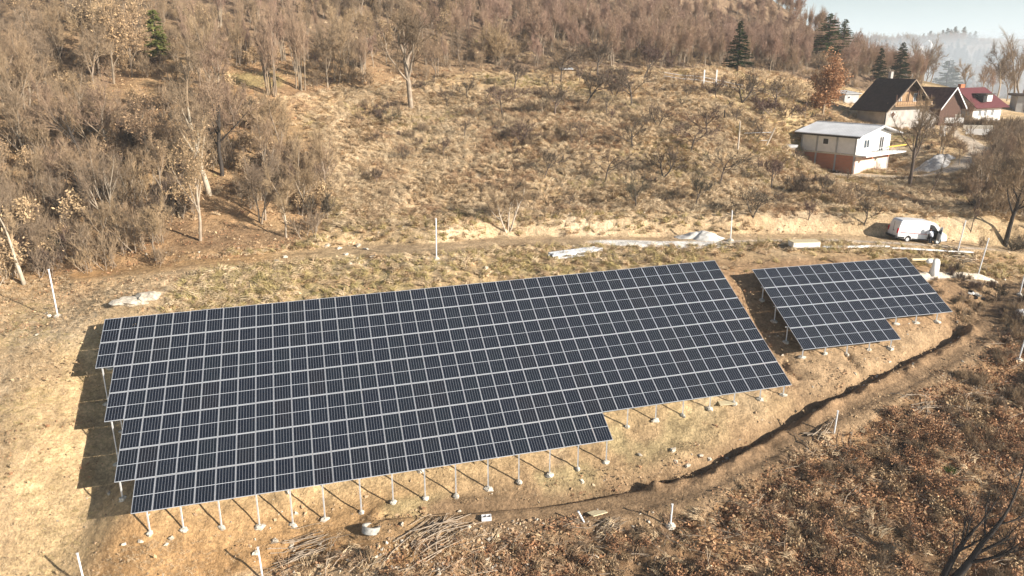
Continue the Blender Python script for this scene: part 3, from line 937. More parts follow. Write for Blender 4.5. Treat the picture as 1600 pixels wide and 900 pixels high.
def glass_material():
    m = bpy.data.materials.new("solar_cells_under_glass")
    m.use_nodes = True
    n, l = m.node_tree.nodes, m.node_tree.links
    b = n["Principled BSDF"]
    b.inputs["Roughness"].default_value = .16
    b.inputs["IOR"].default_value = 1.33
    b.inputs["Specular IOR Level"].default_value = .5
    tc = n.new("ShaderNodeTexCoord")
    sx = n.new("ShaderNodeSeparateXYZ")
    l.new(tc.outputs["Object"], sx.inputs[0])
    def math_(op, a, b_=None, c=None):
        t = n.new("ShaderNodeMath")
        t.operation = op
        for i, v in enumerate((a, b_, c)):
            if v is None: continue
            if isinstance(v, (int, float)): t.inputs[i].default_value = v
            else: l.new(v, t.inputs[i])
        return t.outputs[0]
    cw = (PW - .07) / 6.0
    # distance from the lines between the six cell columns (0..0.5 of a cell)
    ux = math_('DIVIDE', math_('ADD', sx.outputs[0], -.035 - .0), cw)
    fx = math_('ABSOLUTE', math_('SUBTRACT', math_('FRACT', ux), .5))
    colgap = math_('GREATER_THAN', fx, .5 - .038)
    ch = (PL - .10) / 24.0
    uy = math_('DIVIDE', math_('ADD', math_('MULTIPLY', sx.outputs[1], -1.0), -.05), ch)
    fy = math_('ABSOLUTE', math_('SUBTRACT', math_('FRACT', uy), .5))
    rowgap = math_('GREATER_THAN', fy, .5 - .035)
    mid = math_('LESS_THAN', math_('ABSOLUTE', math_('ADD', sx.outputs[1], PL / 2)), .014)
    # fine busbars
    bus = math_('GREATER_THAN', math_('ABSOLUTE', math_('SUBTRACT', math_('FRACT', math_('MULTIPLY', ux, 5.0)), .5)), .46)
    oi = n.new("ShaderNodeObjectInfo")
    ramp = n.new("ShaderNodeValToRGB")
    cr = ramp.color_ramp
    while len(cr.elements) < 4: cr.elements.new(.5)
    for e, (p, c) in zip(cr.elements, ((0, (.005, .008, .015)), (.45, (.006, .009, .017)), (.8, (.006, .010, .016)), (1, (.008, .009, .014)))):
        e.position = p
        e.color = (*c, 1)
    l.new(oi.outputs["Random"], ramp.inputs[0])
    def mix(fac, a, col):
        t = n.new("ShaderNodeMix")
        t.data_type = 'RGBA'
        l.new(fac, t.inputs[0])
        l.new(a, t.inputs[6])
        t.inputs[7].default_value = (*col, 1)
        return t.outputs[2]
    c = mix(bus, ramp.outputs[0], (.014, .017, .024))
    c = mix(rowgap, c, (.05, .055, .07))
    c = mix(colgap, c, (.26, .28, .32))
    c = mix(mid, c, (.62, .65, .70))
    l.new(c, b.inputs["Base Color"])
    tn = n.new("ShaderNodeTexNoise")
    tn.inputs["Scale"].default_value = 1.2
    geo = n.new("ShaderNodeNewGeometry")
    l.new(geo.outputs["Position"], tn.inputs["Vector"])
    mr = n.new("ShaderNodeMapRange")
    mr.inputs[3].default_value = .08
    mr.inputs[4].default_value = .20
    l.new(tn.outputs["Fac"], mr.inputs[0])
    l.new(mr.outputs[0], b.inputs["Roughness"])
    return m
M['cells'] = glass_material()

# one panel: bright frame of four bars, and the sheet of cells a little below its lip
fb = MB()
T_ = .035
for (cx, cy, dx, dy) in ((PW / 2, -.017, PW, .034), (PW / 2, -PL + .017, PW, .034), (.008, -PL / 2, .016, PL - .084), (PW - .008, -PL / 2, .016, PL - .084)):
    fb.box((cx, cy, -T_ / 2), (dx, dy, T_))
panel_frame_me = fb.mesh("panel_frame", M['alu'])
gb = MB()
gb.box((PW / 2, -PL / 2, -.010), (PW - .034, PL - .07, .012))
panel_glass_me = gb.mesh("panel_glass", M['cells'])
jitter = random.Random(7)

def build_array(name, A, rows, label, post_spec):
    O, U, V, N = [Vector(q) for q in A]
    N = U.cross(V) * -1
    N.normalize()
    Yax = -V
    root = empty(name, (0, 0, 0), 0, label, 'solar array')
    mid = O + U * (PU * 20) + V * (PV * 3)
    root.location = (mid.x, mid.y, gz(mid.x, mid.y))
    R = Matrix((U, Yax, N)).transposed().to_4x4()
    for r, (c0, c1) in enumerate(rows):
        for c in range(c0, c1):
            p = O + U * (c * PU) + V * (r * PV) - root.location
            q = bpy.data.objects.new("panel", panel_frame_me)
            e = R.copy()
            tilt = Matrix.Rotation(math.radians(jitter.uniform(-.22, .22)), 4, 'X') @ Matrix.Rotation(math.radians(jitter.uniform(-.22, .22)), 4, 'Y')
            q.matrix_local = Matrix.Translation(p + N * jitter.uniform(-.006, .006)) @ e @ tilt
            link(q, root)
            g = bpy.data.objects.new("cell_sheet", panel_glass_me)
            link(g, q)
    # purlins under the panels, one pair per row
    for r, (c0, c1) in enumerate(rows):
        for f in (.22, .78):
            a = O + U * (c0 * PU + .05) + V * ((r + f) * PV) - N * .075
            b = O + U * (c1 * PU - .07) + V * ((r + f) * PV) - N * .075
            mb = MB()
            L = (b - a).length
            mb.box((L / 2, 0, 0), (L, .05, .07))
            o = mb.obj("rail", M['steel'], root)
            o.matrix_local = Matrix.Translation(a - root.location) @ R
    # posts with concrete feet
    post_me, foot_me = {}, []
    for k in range(4):
        b = MB()
        b.add(*lump((0, 0, .02), (.27, .25, .16), 60 + k, k=9, rings=5, jit=.3))
        foot_me.append(b.mesh("footing", M['concrete']))
    for (v, us) in post_spec:
        for u in us:
            top = O + U * (u * PU) + V * (v * PV) - N * .11
            z = gz(top.x, top.y)
            h = top.z - z
            if h < .25: continue
            b = MB()
            b.box((0, 0, h / 2), (.075, .05, h))
            b.box((.03, 0, h / 2), (.012, .085, h - .04))
            o = b.obj("post", M['steel'], root)
            o.location = Vector((top.x, top.y, z)) - root.location
            f = bpy.data.objects.new("footing", foot_me[int(u * 7 + v) % 4])
            link(f, o)
            f.rotation_euler = (0, 0, u * 1.7)
            f.scale = (1 + .3 * math.sin(u * 3), 1 + .3 * math.cos(u * 5), 1.0)
        # the purlin beam along this line of posts
        if len(us) > 1:
            a = O + U * (us[0] * PU - .2) + V * (v * PV) - N * .15
            c = O + U * (us[-1] * PU + .2) + V * (v * PV) - N * .15
            L = (c - a).length
            mb = MB()
            mb.box((L / 2, 0, 0), (L, .05, .08))
            o = mb.obj("beam", M['steel'], root)
            o.matrix_local = Matrix.Translation(a - root.location) @ R
    return root

rowsA = [(0, 42), (0, 42), (1, 42), (1, 42), (2, 42), (2, 42), (3, 29)]
us = [.3 + 1.83 * i for i in range(23)]
specA = [(0.87, us[::2]), (1.87, us[::2]), (2.87, [1.3] + us[2::2]), (3.87, [1.3] + us[2::2]), (4.87, [2.3] + us[3::2]), (5.87, [2.19] + [10.5, 17.9, 25.2] + [30.75, 32.64, 34.48, 36.34, 38.04, 39.9, 41.6]),
         (6.87, [3.68, 5.28, 7.12, 9.0, 10.7, 12.39, 14.35, 16.11, 17.9, 19.65, 21.52, 23.34, 25.2, 26.93, 28.7])]
build_array('solar_array', ARRAY_A, rowsA, 'large ground-mounted solar array of seven stepped rows on the slope', specA)
rowsB = [(0, 14), (0, 14), (0, 14), (0, 8)]
usb = [.1 + 1.85 * i for i in range(8)]
specB = [(.87, usb), (1.87, usb), (2.87, [0.0, 1.95, 3.7, 5.5, 7.3, 9.18, 10.98, 12.87]), (3.87, [.15, 1.96, 3.74, 5.58, 7.41])]
build_array('solar_array', ARRAY_B, rowsB, 'small ground-mounted solar array of four rows beside the white van', specB)

# ---------------------------------------------------------------- bare trees, shrubs, conifers
def nrm(v):
    return v / (np.linalg.norm(v, axis=-1, keepdims=True) + 1e-9)

def perp(d, rng):
    r = rng.normal(size=3)
    r -= d * (r @ d)
    return r / (np.linalg.norm(r) + 1e-9)

def limb(rng, p, d, L, r0, r1, n, wob, up):
    pts, q = [np.array(p, float)], nrm(np.array(d, float))
    for i in range(n):
        q = nrm(q + rng.normal(size=3) * wob + np.array([0, 0, up]))
        pts.append(pts[-1] + q * L / n)
    return np.array(pts), np.linspace(r0, r1, n + 1), q

def grow(rng, p, d, L, r, lvl, spec, out):
    s = spec[lvl]
    n = max(3, int(s.get('seg', 4)))
    pts, rad, dend = limb(rng, p, d, L, r, r * s.get('tip', .45), n, s.get('wob', .12), s.get('up', .05))
    out.append((pts, rad, lvl))
    if lvl + 1 >= len(spec): return
    k = rng.integers(s['kids'][0], s['kids'][1] + 1)
    lo = s.get('from', .35)
    for i in range(k):
        t = lo + (1 - lo) * (i + rng.random() * .8) / k
        t = min(t, .98)
        f = t * n
        j = min(int(f), n - 1)
        q = pts[j] + (pts[j + 1] - pts[j]) * (f - j)
        dd = nrm(pts[j + 1] - pts[j])
        a = math.radians(rng.uniform(*s['ang']))
        nd = dd * math.cos(a) + perp(dd, rng) * math.sin(a)
        nl = L * rng.uniform(*s['len']) * (1.15 - .5 * t)
        rr = (rad[j] * (1 - (f - j)) + rad[j + 1] * (f - j)) * rng.uniform(.45, .68)
        grow(rng, q, nd, nl, max(rr, .012), lvl + 1, spec, out)
    if s.get('lead', True) and lvl < len(spec) - 1:
        grow(rng, pts[-1], dend, L * .5, rad[-1] * .9, lvl + 1, spec, out)

def twigs(rng, mb, br, n, L, w, spread=.8, up=.25, mat_=0, minl=2):
    """thin tapering twigs along the outer branches"""
    segs = [(pts[i], pts[i + 1]) for pts, rad, lvl in br if lvl >= minl for i in range(len(pts) - 1)]
    if not segs: return np.zeros((0, 3)), None
    A = np.array([s[0] for s in segs])
    B = np.array([s[1] for s in segs])
    ln = np.linalg.norm(B - A, axis=1)
    idx = rng.choice(len(segs), n, p=ln / ln.sum())
    t = rng.random((n, 1))
    P = A[idx] * (1 - t) + B[idx] * t
    D = nrm(nrm(B[idx] - A[idx]) + rng.normal(size=(n, 3)) * spread + np.array([0, 0, up]))
    LL = L * rng.uniform(.45, 1.25, (n, 1))
    W = nrm(np.cross(D, rng.normal(size=(n, 3)))) * w * rng.uniform(.7, 1.3, (n, 1))
    mid = P + D * LL * .55
    D2 = nrm(D + rng.normal(size=(n, 3)) * .3 + np.array([0, 0, .1]))
    E_ = mid + D2 * LL * .45
    mb.tris(P - W * .5, P + W * .5, mid + W * .2, mat_)
    mb.tris(P - W * .5, mid + W * .2, mid - W * .2, mat_)
    mb.tris(mid - W * .25, mid + W * .25, E_, mat_)
    return E_, D2

def leaves(rng, mb, P, n, size, spread, mat_):
    if not len(P): return
    c = P[rng.integers(0, len(P), n)] + rng.normal(size=(n, 3)) * spread
    u = nrm(rng.normal(size=(n, 3)))
    v = nrm(np.cross(u, rng.normal(size=(n, 3))))
    s = size * rng.uniform(.5, 1.3, (n, 1))
    mb.tris(c - u * s, c + v * s * .55, c + u * s, mat_)
    mb.tris(c - u * s, c + u * s, c - v * s * .45, mat_)

def tree_meshes(name, seed, H, spec, stems=((0, 0, 0, 0, 1.0),), r=.16, ntw=2600, ltw=.55, wtw=.022, bark='bark', twig='twig', leaf=None, nleaf=0, sleaf=.09, trunk_l=.5, minl=2, up=.25, spread=.8, lspread=.12):
    rng = np.random.default_rng(seed)
    br = []
    for (x, y, lean, az, f) in stems:
        d = (math.sin(lean) * math.cos(az), math.sin(lean) * math.sin(az), math.cos(lean))
        grow(rng, (x, y, -.25), d, H * trunk_l * f, r * (.6 + .4 * f), 0, spec, br)
    # bring the crown to the wanted height
    top = max(p[:, 2].max() for p, _, _ in br)
    k = H / (top + ltw * .4)
    br = [(p * [k, k, k], q, l_) for p, q, l_ in br]
    tm, cm = MB(), MB()
    for pts, rad, lvl in br:
        tgt = tm if lvl == 0 or (lvl == 1 and rad[0] > r * .33) else cm
        tgt.tube(pts, rad, k=(7, 5, 4, 3, 3, 3)[lvl], cap=False)
    E_, _ = twigs(rng, cm, br, ntw, ltw, wtw, mat_=0, minl=minl, up=up, spread=spread)
    mats = [M[twig]]
    if leaf:
        mats.append(M[leaf])
        leaves(rng, cm, E_, nleaf, sleaf, lspread, 1)
    return tm.mesh("trunk", M[bark], True), cm.mesh("crown", mats, False), H

SP_WOOD = [dict(seg=6, kids=(7, 10), ang=(20, 50), len=(.45, .7), wob=.09, up=.07, tip=.4, **{'from': .38}),
           dict(seg=4, kids=(4, 6), ang=(20, 45), len=(.45, .65), wob=.12, up=.14),
           dict(seg=3, kids=(3, 4), ang=(25, 60), len=(.45, .65), wob=.18, up=.08, lead=False),
           dict(seg=3, kids=(0, 0), ang=(20, 50), len=(.5, .6), wob=.2, up=.06)]
SP_SLIM = [dict(seg=7, kids=(7, 9), ang=(14, 30), len=(.25, .42), wob=.03, up=.04, tip=.3, **{'from': .45}),
           dict(seg=4, kids=(3, 5), ang=(15, 35), len=(.45, .65), wob=.08, up=.12),
           dict(seg=3, kids=(2, 3), ang=(20, 40), len=(.45, .6), wob=.12, up=.1)]
SP_ORCH = [dict(seg=3, kids=(4, 6), ang=(30, 60), len=(1.0, 1.5), wob=.12, up=.03, tip=.7, lead=True, **{'from': .6}),
           dict(seg=5, kids=(5, 7), ang=(30, 65), len=(.40, .6), wob=.16, up=.06),
           dict(seg=3, kids=(3, 4), ang=(30, 60), len=(.5, .7), wob=.2, up=.12, lead=False),
           dict(seg=3, kids=(0, 0), ang=(20, 50), len=(.5, .6), wob=.2, up=.1)]
SP_BUSH = [dict(seg=4, kids=(4, 6), ang=(15, 45), len=(.45, .7), wob=.12, up=.03, tip=.4, **{'from': .2}),
           dict(seg=3, kids=(3, 4), ang=(20, 50), len=(.5, .7), wob=.18, up=.05),
           dict(seg=3, kids=(0, 0), ang=(20, 50), len=(.5, .6), wob=.2, up=.05)]

def stems_of(rng, n, spread, lean):
    return [(rng.normal() * spread, rng.normal() * spread, abs(rng.normal()) * lean + .04, rng.random() * 2 * PI, rng.uniform(.75, 1.0)) for _ in range(n)]

rg = np.random.default_rng(5)
P_WOOD = [tree_meshes('wood', 100 + i, 10.0, SP_WOOD, stems=stems_of(rg, s_, .35, .16) if s_ > 1 else ((0, 0, .06, i * 1.3, 1),), r=.15, ntw=3100, ltw=.85, wtw=.028,
                      twig=t_, spread=.62, up=.42) for i, (s_, t_) in enumerate([(1, 'twig'), (2, 'twig'), (1, 'twig'), (3, 'twig'), (1, 'twig_mauve'), (2, 'twig_mauve')])]
P_WOOD.append(tree_meshes('wood', 121, 9.0, SP_WOOD, r=.13, ntw=1500, ltw=.7, wtw=.036, leaf='leaf_pale', nleaf=1100, sleaf=.13))
P_SLIM = [tree_meshes('slim', 140 + i, 13.0, SP_SLIM, stems=stems_of(rg, n_, .55, .07), r=.10, ntw=2000, ltw=.9, wtw=.036, twig=t_, trunk_l=.85, minl=1, up=.6, spread=.45)
          for i, (n_, t_) in enumerate([(7, 'twig_mauve'), (4, 'twig'), (9, 'twig_mauve')])]
P_ORCH = [tree_meshes('orchard', 160 + i, 4.6, SP_ORCH, stems=((0, 0, .10 + .05 * i, i * 2.1, 1),) if i < 4 else ((0, 0, .2, 0, 1), (.12, .1, .25, 3.0, .9)), r=.085 + .01 * (i % 3), ntw=(420, 1000, 1250, 1500, 1100)[i],
                      ltw=.5, wtw=.03, bark='bark_orchard', twig='twig_orchard', trunk_l=.30, spread=.6, up=.35) for i in range(5)]
def bush(seed, h, n, spread, lean, ntw, twig, leaf=None, nleaf=0, sleaf=.08, w=.018, ltw=.5):
    r_ = np.random.default_rng(seed)
    return tree_meshes('bush', seed, h, SP_BUSH, stems=stems_of(r_, n, spread, lean * .7), r=.035, ntw=ntw, ltw=ltw, wtw=w, bark='bark', twig=twig, leaf=leaf, nleaf=nleaf, sleaf=sleaf, trunk_l=.75, minl=1, spread=.38, up=.6)
P_BUSH = [bush(181, 3.0, 8, .6, .35, 720, 'twig', w=.03, ltw=.6), bush(182, 2.2, 8, .8, .45, 620, 'twig', w=.028, ltw=.6), bush(183, 2.0, 10, .8, .55, 1500, 'twig_orchard', w=.028), bush(184, 2.6, 7, .5, .4, 900, 'twig', 'leaf_pale', 700, .12, w=.028)]
P_LEAFY = [bush(190, 1.5, 6, .35, .5, 200, 'twig_orchard', 'leaf_oak', 420, .10, ltw=.5, w=.026), bush(191, 1.1, 7, .5, .7, 200, 'twig_orchard', 'leaf_oak', 360, .10, ltw=.5, w=.026),
           bush(192, .8, 6, .5, .8, 340, 'twig', 'leaf_pale', 160, .10, ltw=.45, w=.026), bush(193, 1.2, 9, .5, .7, 700, 'twig', ltw=.5, w=.024)]

def conifer(seed, H, wide, nee, dens=1.0, droop=.25):
    rng = np.random.default_rng(seed)
    tm, cm = MB(), MB()
    tm.tube([(0, 0, -.3), (.02, .03, H * .5), (0, 0, H)], [H * .020, H * .012, .02], k=7)
    nb = int(H * 11 * dens)
    A, B, Cc = [], [], []
    for i in range(nb):
        t = (i + rng.random()) / nb
        z = H * (.10 + .88 * t)
        L = wide * (1 - t) ** .8 * rng.uniform(.65, 1.15) + .25
        a = rng.random() * 2 * PI
        d = np.array([math.cos(a), math.sin(a), rng.uniform(-.1, .25)])
        pts = [np.array([0, 0, z])]
        for k in range(1, 5):
            pts.append(pts[-1] + d * L / 4)
            d = nrm(d + np.array([0, 0, -droop * .5 if k < 3 else droop * .7]))
        cm.tube(pts, [.03, .022, .016, .01, .005], k=3, mat=1, cap=False)
        P = np.array(pts)
        n = int(26 * L) + 8
        s = rng.random(n) ** .7 * 3.999
        j = s.astype(int)
        q = P[j] + (P[j + 1] - P[j]) * (s - j)[:, None]
        side = np.cross(nrm(P[j + 1] - P[j]), [0, 0, 1.0]) * rng.choice([-1, 1], (n, 1))
        dd = nrm(side * .9 + nrm(P[j + 1] - P[j]) * .6 + np.array([0, 0, -.25]) + rng.normal(size=(n, 3)) * .25)
        ln = rng.uniform(.18, .5, (n, 1)) * (.6 + .4 * L / wide)
        w = nrm(np.cross(dd, rng.normal(size=(n, 3)))) * .06
        cm.tris(q - w, q + w, q + dd * ln, 0)
        w2 = nrm(np.cross(dd, w)) * .05
        cm.tris(q + dd * ln * .3 - w2, q + dd * ln * .3 + w2, q + dd * ln * 1.1 + [0, 0, -.05], 0)
    return tm.mesh("trunk", M['bark_dark'], True), cm.mesh("crown", [M[nee], M['bark_dark']]), H
P_CON = [conifer(201, 9.0, 2.5, 'needle', 1.4), conifer(202, 9.0, 3.1, 'needle_light', 1.3, .1), conifer(203, 6.0, 1.3, 'needle_yellow', 1.5)]

def place_tree(name, proto, x, y, h, label, cat, group=None, rz=0.0, lean=0.0, leaz=0.0, wide=1.0, z=None):
    tme, cme, H = proto
    t = empty(name, (x, y, (gz(x, y) if z is None else z) - .05), 0, label, cat, group)
    s = h / H
    q = Quaternion((math.cos(leaz), math.sin(leaz), 0), lean)
    t.rotation_mode = 'QUATERNION'
    t.rotation_quaternion = q @ Quaternion((0, 0, 1), rz)
    t.scale = (s * wide, s * wide, s)
    for nm, me in (("trunk", tme), ("crown", cme)):
        link(bpy.data.objects.new(nm, me), t)
    return t

R = random.Random(11)
for (x, y, h, v, lab) in ORCHARD:
    place_tree('fruit_tree', P_ORCH[v], x, y, max(h, 1.3), lab, 'tree', 'bare fruit trees on the slope above the road', rz=R.random() * 6, wide=R.uniform(1.0, 1.25))

# trees with a shape of their own
kn = tree_meshes('knotty', 300, 11.0, [dict(seg=5, kids=(5, 7), ang=(20, 45), len=(.6, .9), wob=.10, up=.10, tip=.5, **{'from': .4})] + SP_WOOD[1:], r=.26, ntw=3800, ltw=.6, wtw=.022, bark='bark_orchard', twig='twig')
place_tree('knotty_tree', kn, *ROADSIDE_TREES[0][:3], ROADSIDE_TREES[0][3], 'tree')
ln = tree_meshes('leaning', 301, 7.0, SP_SLIM, r=.09, ntw=700, ltw=.5, wtw=.02, bark='bark_orchard', twig='twig_orchard', trunk_l=.9, minl=1)
place_tree('leaning_tree', ln, *ROADSIDE_TREES[1][:3], ROADSIDE_TREES[1][3], 'tree', lean=.33, leaz=1.45)
tl = tree_meshes('tall', 302, 13.0, [dict(seg=6, kids=(8, 10), ang=(30, 60), len=(.45, .7), wob=.05, up=.06, tip=.4, **{'from': .5})] + SP_WOOD[1:], trunk_l=.7, r=.26, ntw=5200, ltw=.7, wtw=.024, bark='bark_dark', twig='twig', leaf='leaf_pale', nleaf=500, sleaf=.07)
place_tree('roadside_tree', tl, *ROADSIDE_TREES[2][:3], ROADSIDE_TREES[2][3], 'tree', lean=.02, leaz=1.4, wide=1.15)
place_tree('bare_sapling', ln, *ROADSIDE_TREES[3][:3], ROADSIDE_TREES[3][3], 'tree', rz=2.0)

for i, (x, y, h, lab) in enumerate(YARD_TREES):
    place_tree('yard_tree', (P_WOOD[0], P_WOOD[1], P_ORCH[2], P_WOOD[5], P_WOOD[3], P_WOOD[2], P_WOOD[1], P_WOOD[4])[i], x, y, h * 1.05, lab, 'tree', rz=i * 1.1, wide=(1.0, 1.3, 1.1, 1.2, 1.0, 1.0, 1.0, 1.2)[i])
rp = np.random.default_rng(404)
_n = 0
while _n < 40:
    x, y = rp.uniform(-18, 62), rp.uniform(80, 126)
    if wood_mask(np.array(x), np.array(y)) or min(math.hypot(x - o[0], y - o[1]) for o in ORCHARD) < 3.0 or math.hypot(x - 53, y - 112) < 12 or (x > 45 and y < 100): continue
    place_tree('sapling', P_ORCH[int(rp.integers(0, 5))], x, y, rp.uniform(1.5, 3.0), 'thin bare sapling self-sown in the straw grass between the fruit trees', 'tree', 'self-sown saplings in the straw grass', rz=rp.random() * 6)
    _n += 1
FT = FEATURE_TREES
big = tree_meshes('old', 303, 14.0, [dict(seg=4, kids=(6, 7), ang=(20, 50), len=(.8, 1.15), wob=.08, up=.08, tip=.65, **{'from': .5}), dict(seg=5, kids=(5, 7), ang=(25, 55), len=(.4, .6), wob=.15, up=.06)] + SP_WOOD[2:], r=.36, ntw=6500, ltw=.75, wtw=.024, bark='bark', twig='twig', trunk_l=.33)
place_tree('old_tree', big, *FT[0][:3], FT[0][3], 'tree', wide=1.0)
wh = tree_meshes('white', 304, 5.6, [dict(seg=5, kids=(4, 5), ang=(18, 38), len=(.4, .6), wob=.05, up=.06, tip=.45, **{'from': .5})] + SP_WOOD[1:3], stems=((-.1, 0, .30, 3.3, .9), (0, .1, .05, 1.0, 1.0), (.12, 0, .25, .1, 1.0)), r=.085, ntw=3000, ltw=.6, wtw=.022, bark='bark_white', twig='twig', trunk_l=.6)
place_tree('white_stemmed_tree', wh, *FT[1][:3], FT[1][3], 'tree', wide=1.15)
lf1 = tree_meshes('leafy', 305, 11.0, SP_WOOD, bark='bark', r=.15, ntw=2800, ltw=.55, wtw=.02, leaf='leaf_pale', nleaf=700, sleaf=.10)
place_tree('wood_tree', lf1, *FT[2][:3], FT[2][3], 'tree', lean=.05)
lf2 = tree_meshes('tallpale', 306, 15.0, [dict(seg=7, kids=(10, 12), ang=(22, 45), len=(.32, .5), wob=.05, up=.05, tip=.35, **{'from': .3})] + SP_WOOD[1:], r=.27, ntw=5200, ltw=.8, wtw=.026, trunk_l=.8, bark='bark_pale')
place_tree('wood_tree', lf2, *FT[3][:3], FT[3][3], 'tree', lean=.08, leaz=-1.5)
lf3 = tree_meshes('forked', 307, 12.0, [dict(seg=4, kids=(5, 6), ang=(25, 50), len=(.8, 1.2), wob=.10, up=.06, tip=.7, **{'from': .55})] + SP_WOOD[1:], r=.22, ntw=3600, ltw=.7, wtw=.026, bark='bark_dark', trunk_l=.42)
place_tree('wood_tree', lf3, *FT[4][:3], FT[4][3], 'tree')
pl_ = tree_meshes('pale', 308, 9.0, [dict(seg=6, kids=(4, 5), ang=(25, 55), len=(.35, .5), wob=.05, up=.02, tip=.4, **{'from': .7})] + SP_WOOD[1:3], r=.2, ntw=700, ltw=.6, wtw=.024, trunk_l=.85, bark='bark_pale')
place_tree('wood_tree', pl_, *FT[5][:3], FT[5][3], 'tree', lean=-.22, leaz=1.57)
place_tree('wood_tree', lf3, *FT[6][:3], FT[6][3], 'tree', rz=2.2, lean=-.25, leaz=1.57)
place_tree('stem_clump', P_SLIM[2], *FT[7][:3], FT[7][3], 'tree')
place_tree('stem_clump', P_SLIM[0], *FT[8][:3], FT[8][3], 'tree', rz=1.0)
fan = bush(310, 6.5, 16, .35, .28, 4200, 'twig', w=.03, ltw=.8)
place_tree('fan_bush', fan, *FT[9][:3], FT[9][3], 'bush', wide=1.2)
cp = tree_meshes('copper', 311, 9.0, [dict(seg=6, kids=(14, 16), ang=(35, 65), len=(.35, .5), wob=.04, up=.04, tip=.35, **{'from': .15})] + SP_WOOD[1:3], r=.16, ntw=1800, ltw=.5, wtw=.02, leaf='leaf_copper', nleaf=9000, sleaf=.15, trunk_l=.85, lspread=.3, minl=1)
place_tree('copper_leaved_tree', cp, *FT[10][:3], FT[10][3], 'tree', wide=1.1)
for i, (x, y, h, lab, k) in enumerate(CONIFERS):
    pr = P_CON[2] if i == 5 else P_CON[k]
    place_tree('conifer', pr, x, y, h * 1.12, lab, 'conifer', 'conifers among the bare woods', rz=i * 1.3, wide=(1.0, 1.3, 1.15, .9, .95, 1.1)[i])
for i, (x, y, hp, w, lab, k) in enumerate(SHRUBS):
    place_tree('shrub', P_BUSH[(0, 1, 2)[k]], x, y, hp, lab, 'shrub', rz=i * .9, wide=w / 1.9 if hp < 3.2 else 1.1)

# the dark leafless tree rising from the bottom edge at the right
dk = tree_meshes('dark', 312, 7.5, [dict(seg=6, kids=(4, 5), ang=(25, 50), len=(.35, .6), wob=.07, up=.02, tip=.35, **{'from': .35})] + SP_SLIM[1:], stems=((0, 0, .10, 0, 1.0), (-.25, .1, .12, 2.4, .75)), r=.21, ntw=700, ltw=.5, wtw=.02, bark='bark_dark', twig='bark_dark', trunk_l=.8, minl=1)
place_tree('dark_bare_tree', dk, DEADTREE[0] - .3, DEADTREE[1] - .5, 9.6, 'black leafless tree leaning right over brown leaf litter at the bottom right', 'tree', lean=.34, leaz=1.57)

# ---------------------------------------------------------------- the woods: nearest trees one by one, the rest as one mass
rw = np.random.default_rng(77)
gx, gy = np.meshgrid(np.arange(-150, 230, 4.3), np.arange(60, 330, 4.6))
X = (gx + rw.uniform(-1.9, 1.9, gx.shape)).ravel()
Y = (gy + rw.uniform(-2.0, 2.0, gy.shape)).ravel()
k = wood_mask(X, Y) & in_view(X, Y, .12) & (rw.random(X.shape) < .93) & (fbm(X, Y, 13, 333, 2) > -.24)
for (cx_, cy_, *_r) in CONIFERS:
    k &= ~((np.abs(X - cx_ * Y / cy_) < 3.6) & (Y > cy_ - 26) & (Y < cy_ + 2.5))
for (fx, fy, *_r) in FEATURE_TREES[:9]:
    k &= np.hypot(X - fx, Y - fy) > 2.6
for j_ in (2, 3, 4, 7, 8):
    fx, fy = FEATURE_TREES[j_][:2]
    k &= ~((np.abs(X - fx * Y / fy) < 3.2) & (Y > fy - 14) & (Y < fy + 1))
for (x_, y_, rr) in ((-34, 101, 4.5), (15, 118, 4), (75, 150, 7), (98, 178, 9), (FEATURE_TREES[9][0] + 2.5, FEATURE_TREES[9][1] - 2, 4)):
    k &= np.hypot(X - x_, Y - y_) > rr
X, Y = X[k], Y[k]
order = np.argsort(np.hypot(X, Y))
X, Y = X[order], Y[order]
near_n = 250
mauve = lambda x, y: sm(fbm(x, y, 42, 301, 2) + .012 * (x + 15), .0, .5)
lab_of = [(-25, 78, 'bare grey-brown tree in the front rank of the left woods'), (-25, 100, 'bare tree deep in the shaded left woods'), (-25, 999, 'bare tree high on the upper left slope'),
          (5, 999, 'bare tree in the woods behind the big forked tree'), (999, 999, 'bare mauve-tinted tree in the woods above the orchard')]
def place_of(x, y):
    u = x / (y * .956 + 4)                   # how far left or right of the middle one looks to see it
    if y < 76: return 'in front of the left woods' + (' near the left edge' if u < -.55 else ' by the leaf-strewn road' if u < -.3 else ' beside the straw meadow')
    if u < -.5: return ('low' if y < 92 else 'half-way up' if y < 108 else 'high up') + ' at the far left'
    if u < -.33: return ('just behind the tallest pale-trunked tree' if y < 95 else 'uphill behind the tallest pale-trunked tree' if y < 112 else 'high above the tallest pale-trunked tree')
    if u < -.18: return 'around the clumps of straight stems above the meadow' if y < 108 else 'high behind the clumps of straight stems'
    if u < -.02: return 'behind the big forked tree' if y < 118 else 'on the upper slope behind the big forked tree'
    return 'behind the fan-shaped bush' if u < .12 else 'above the rail fence of the orchard'
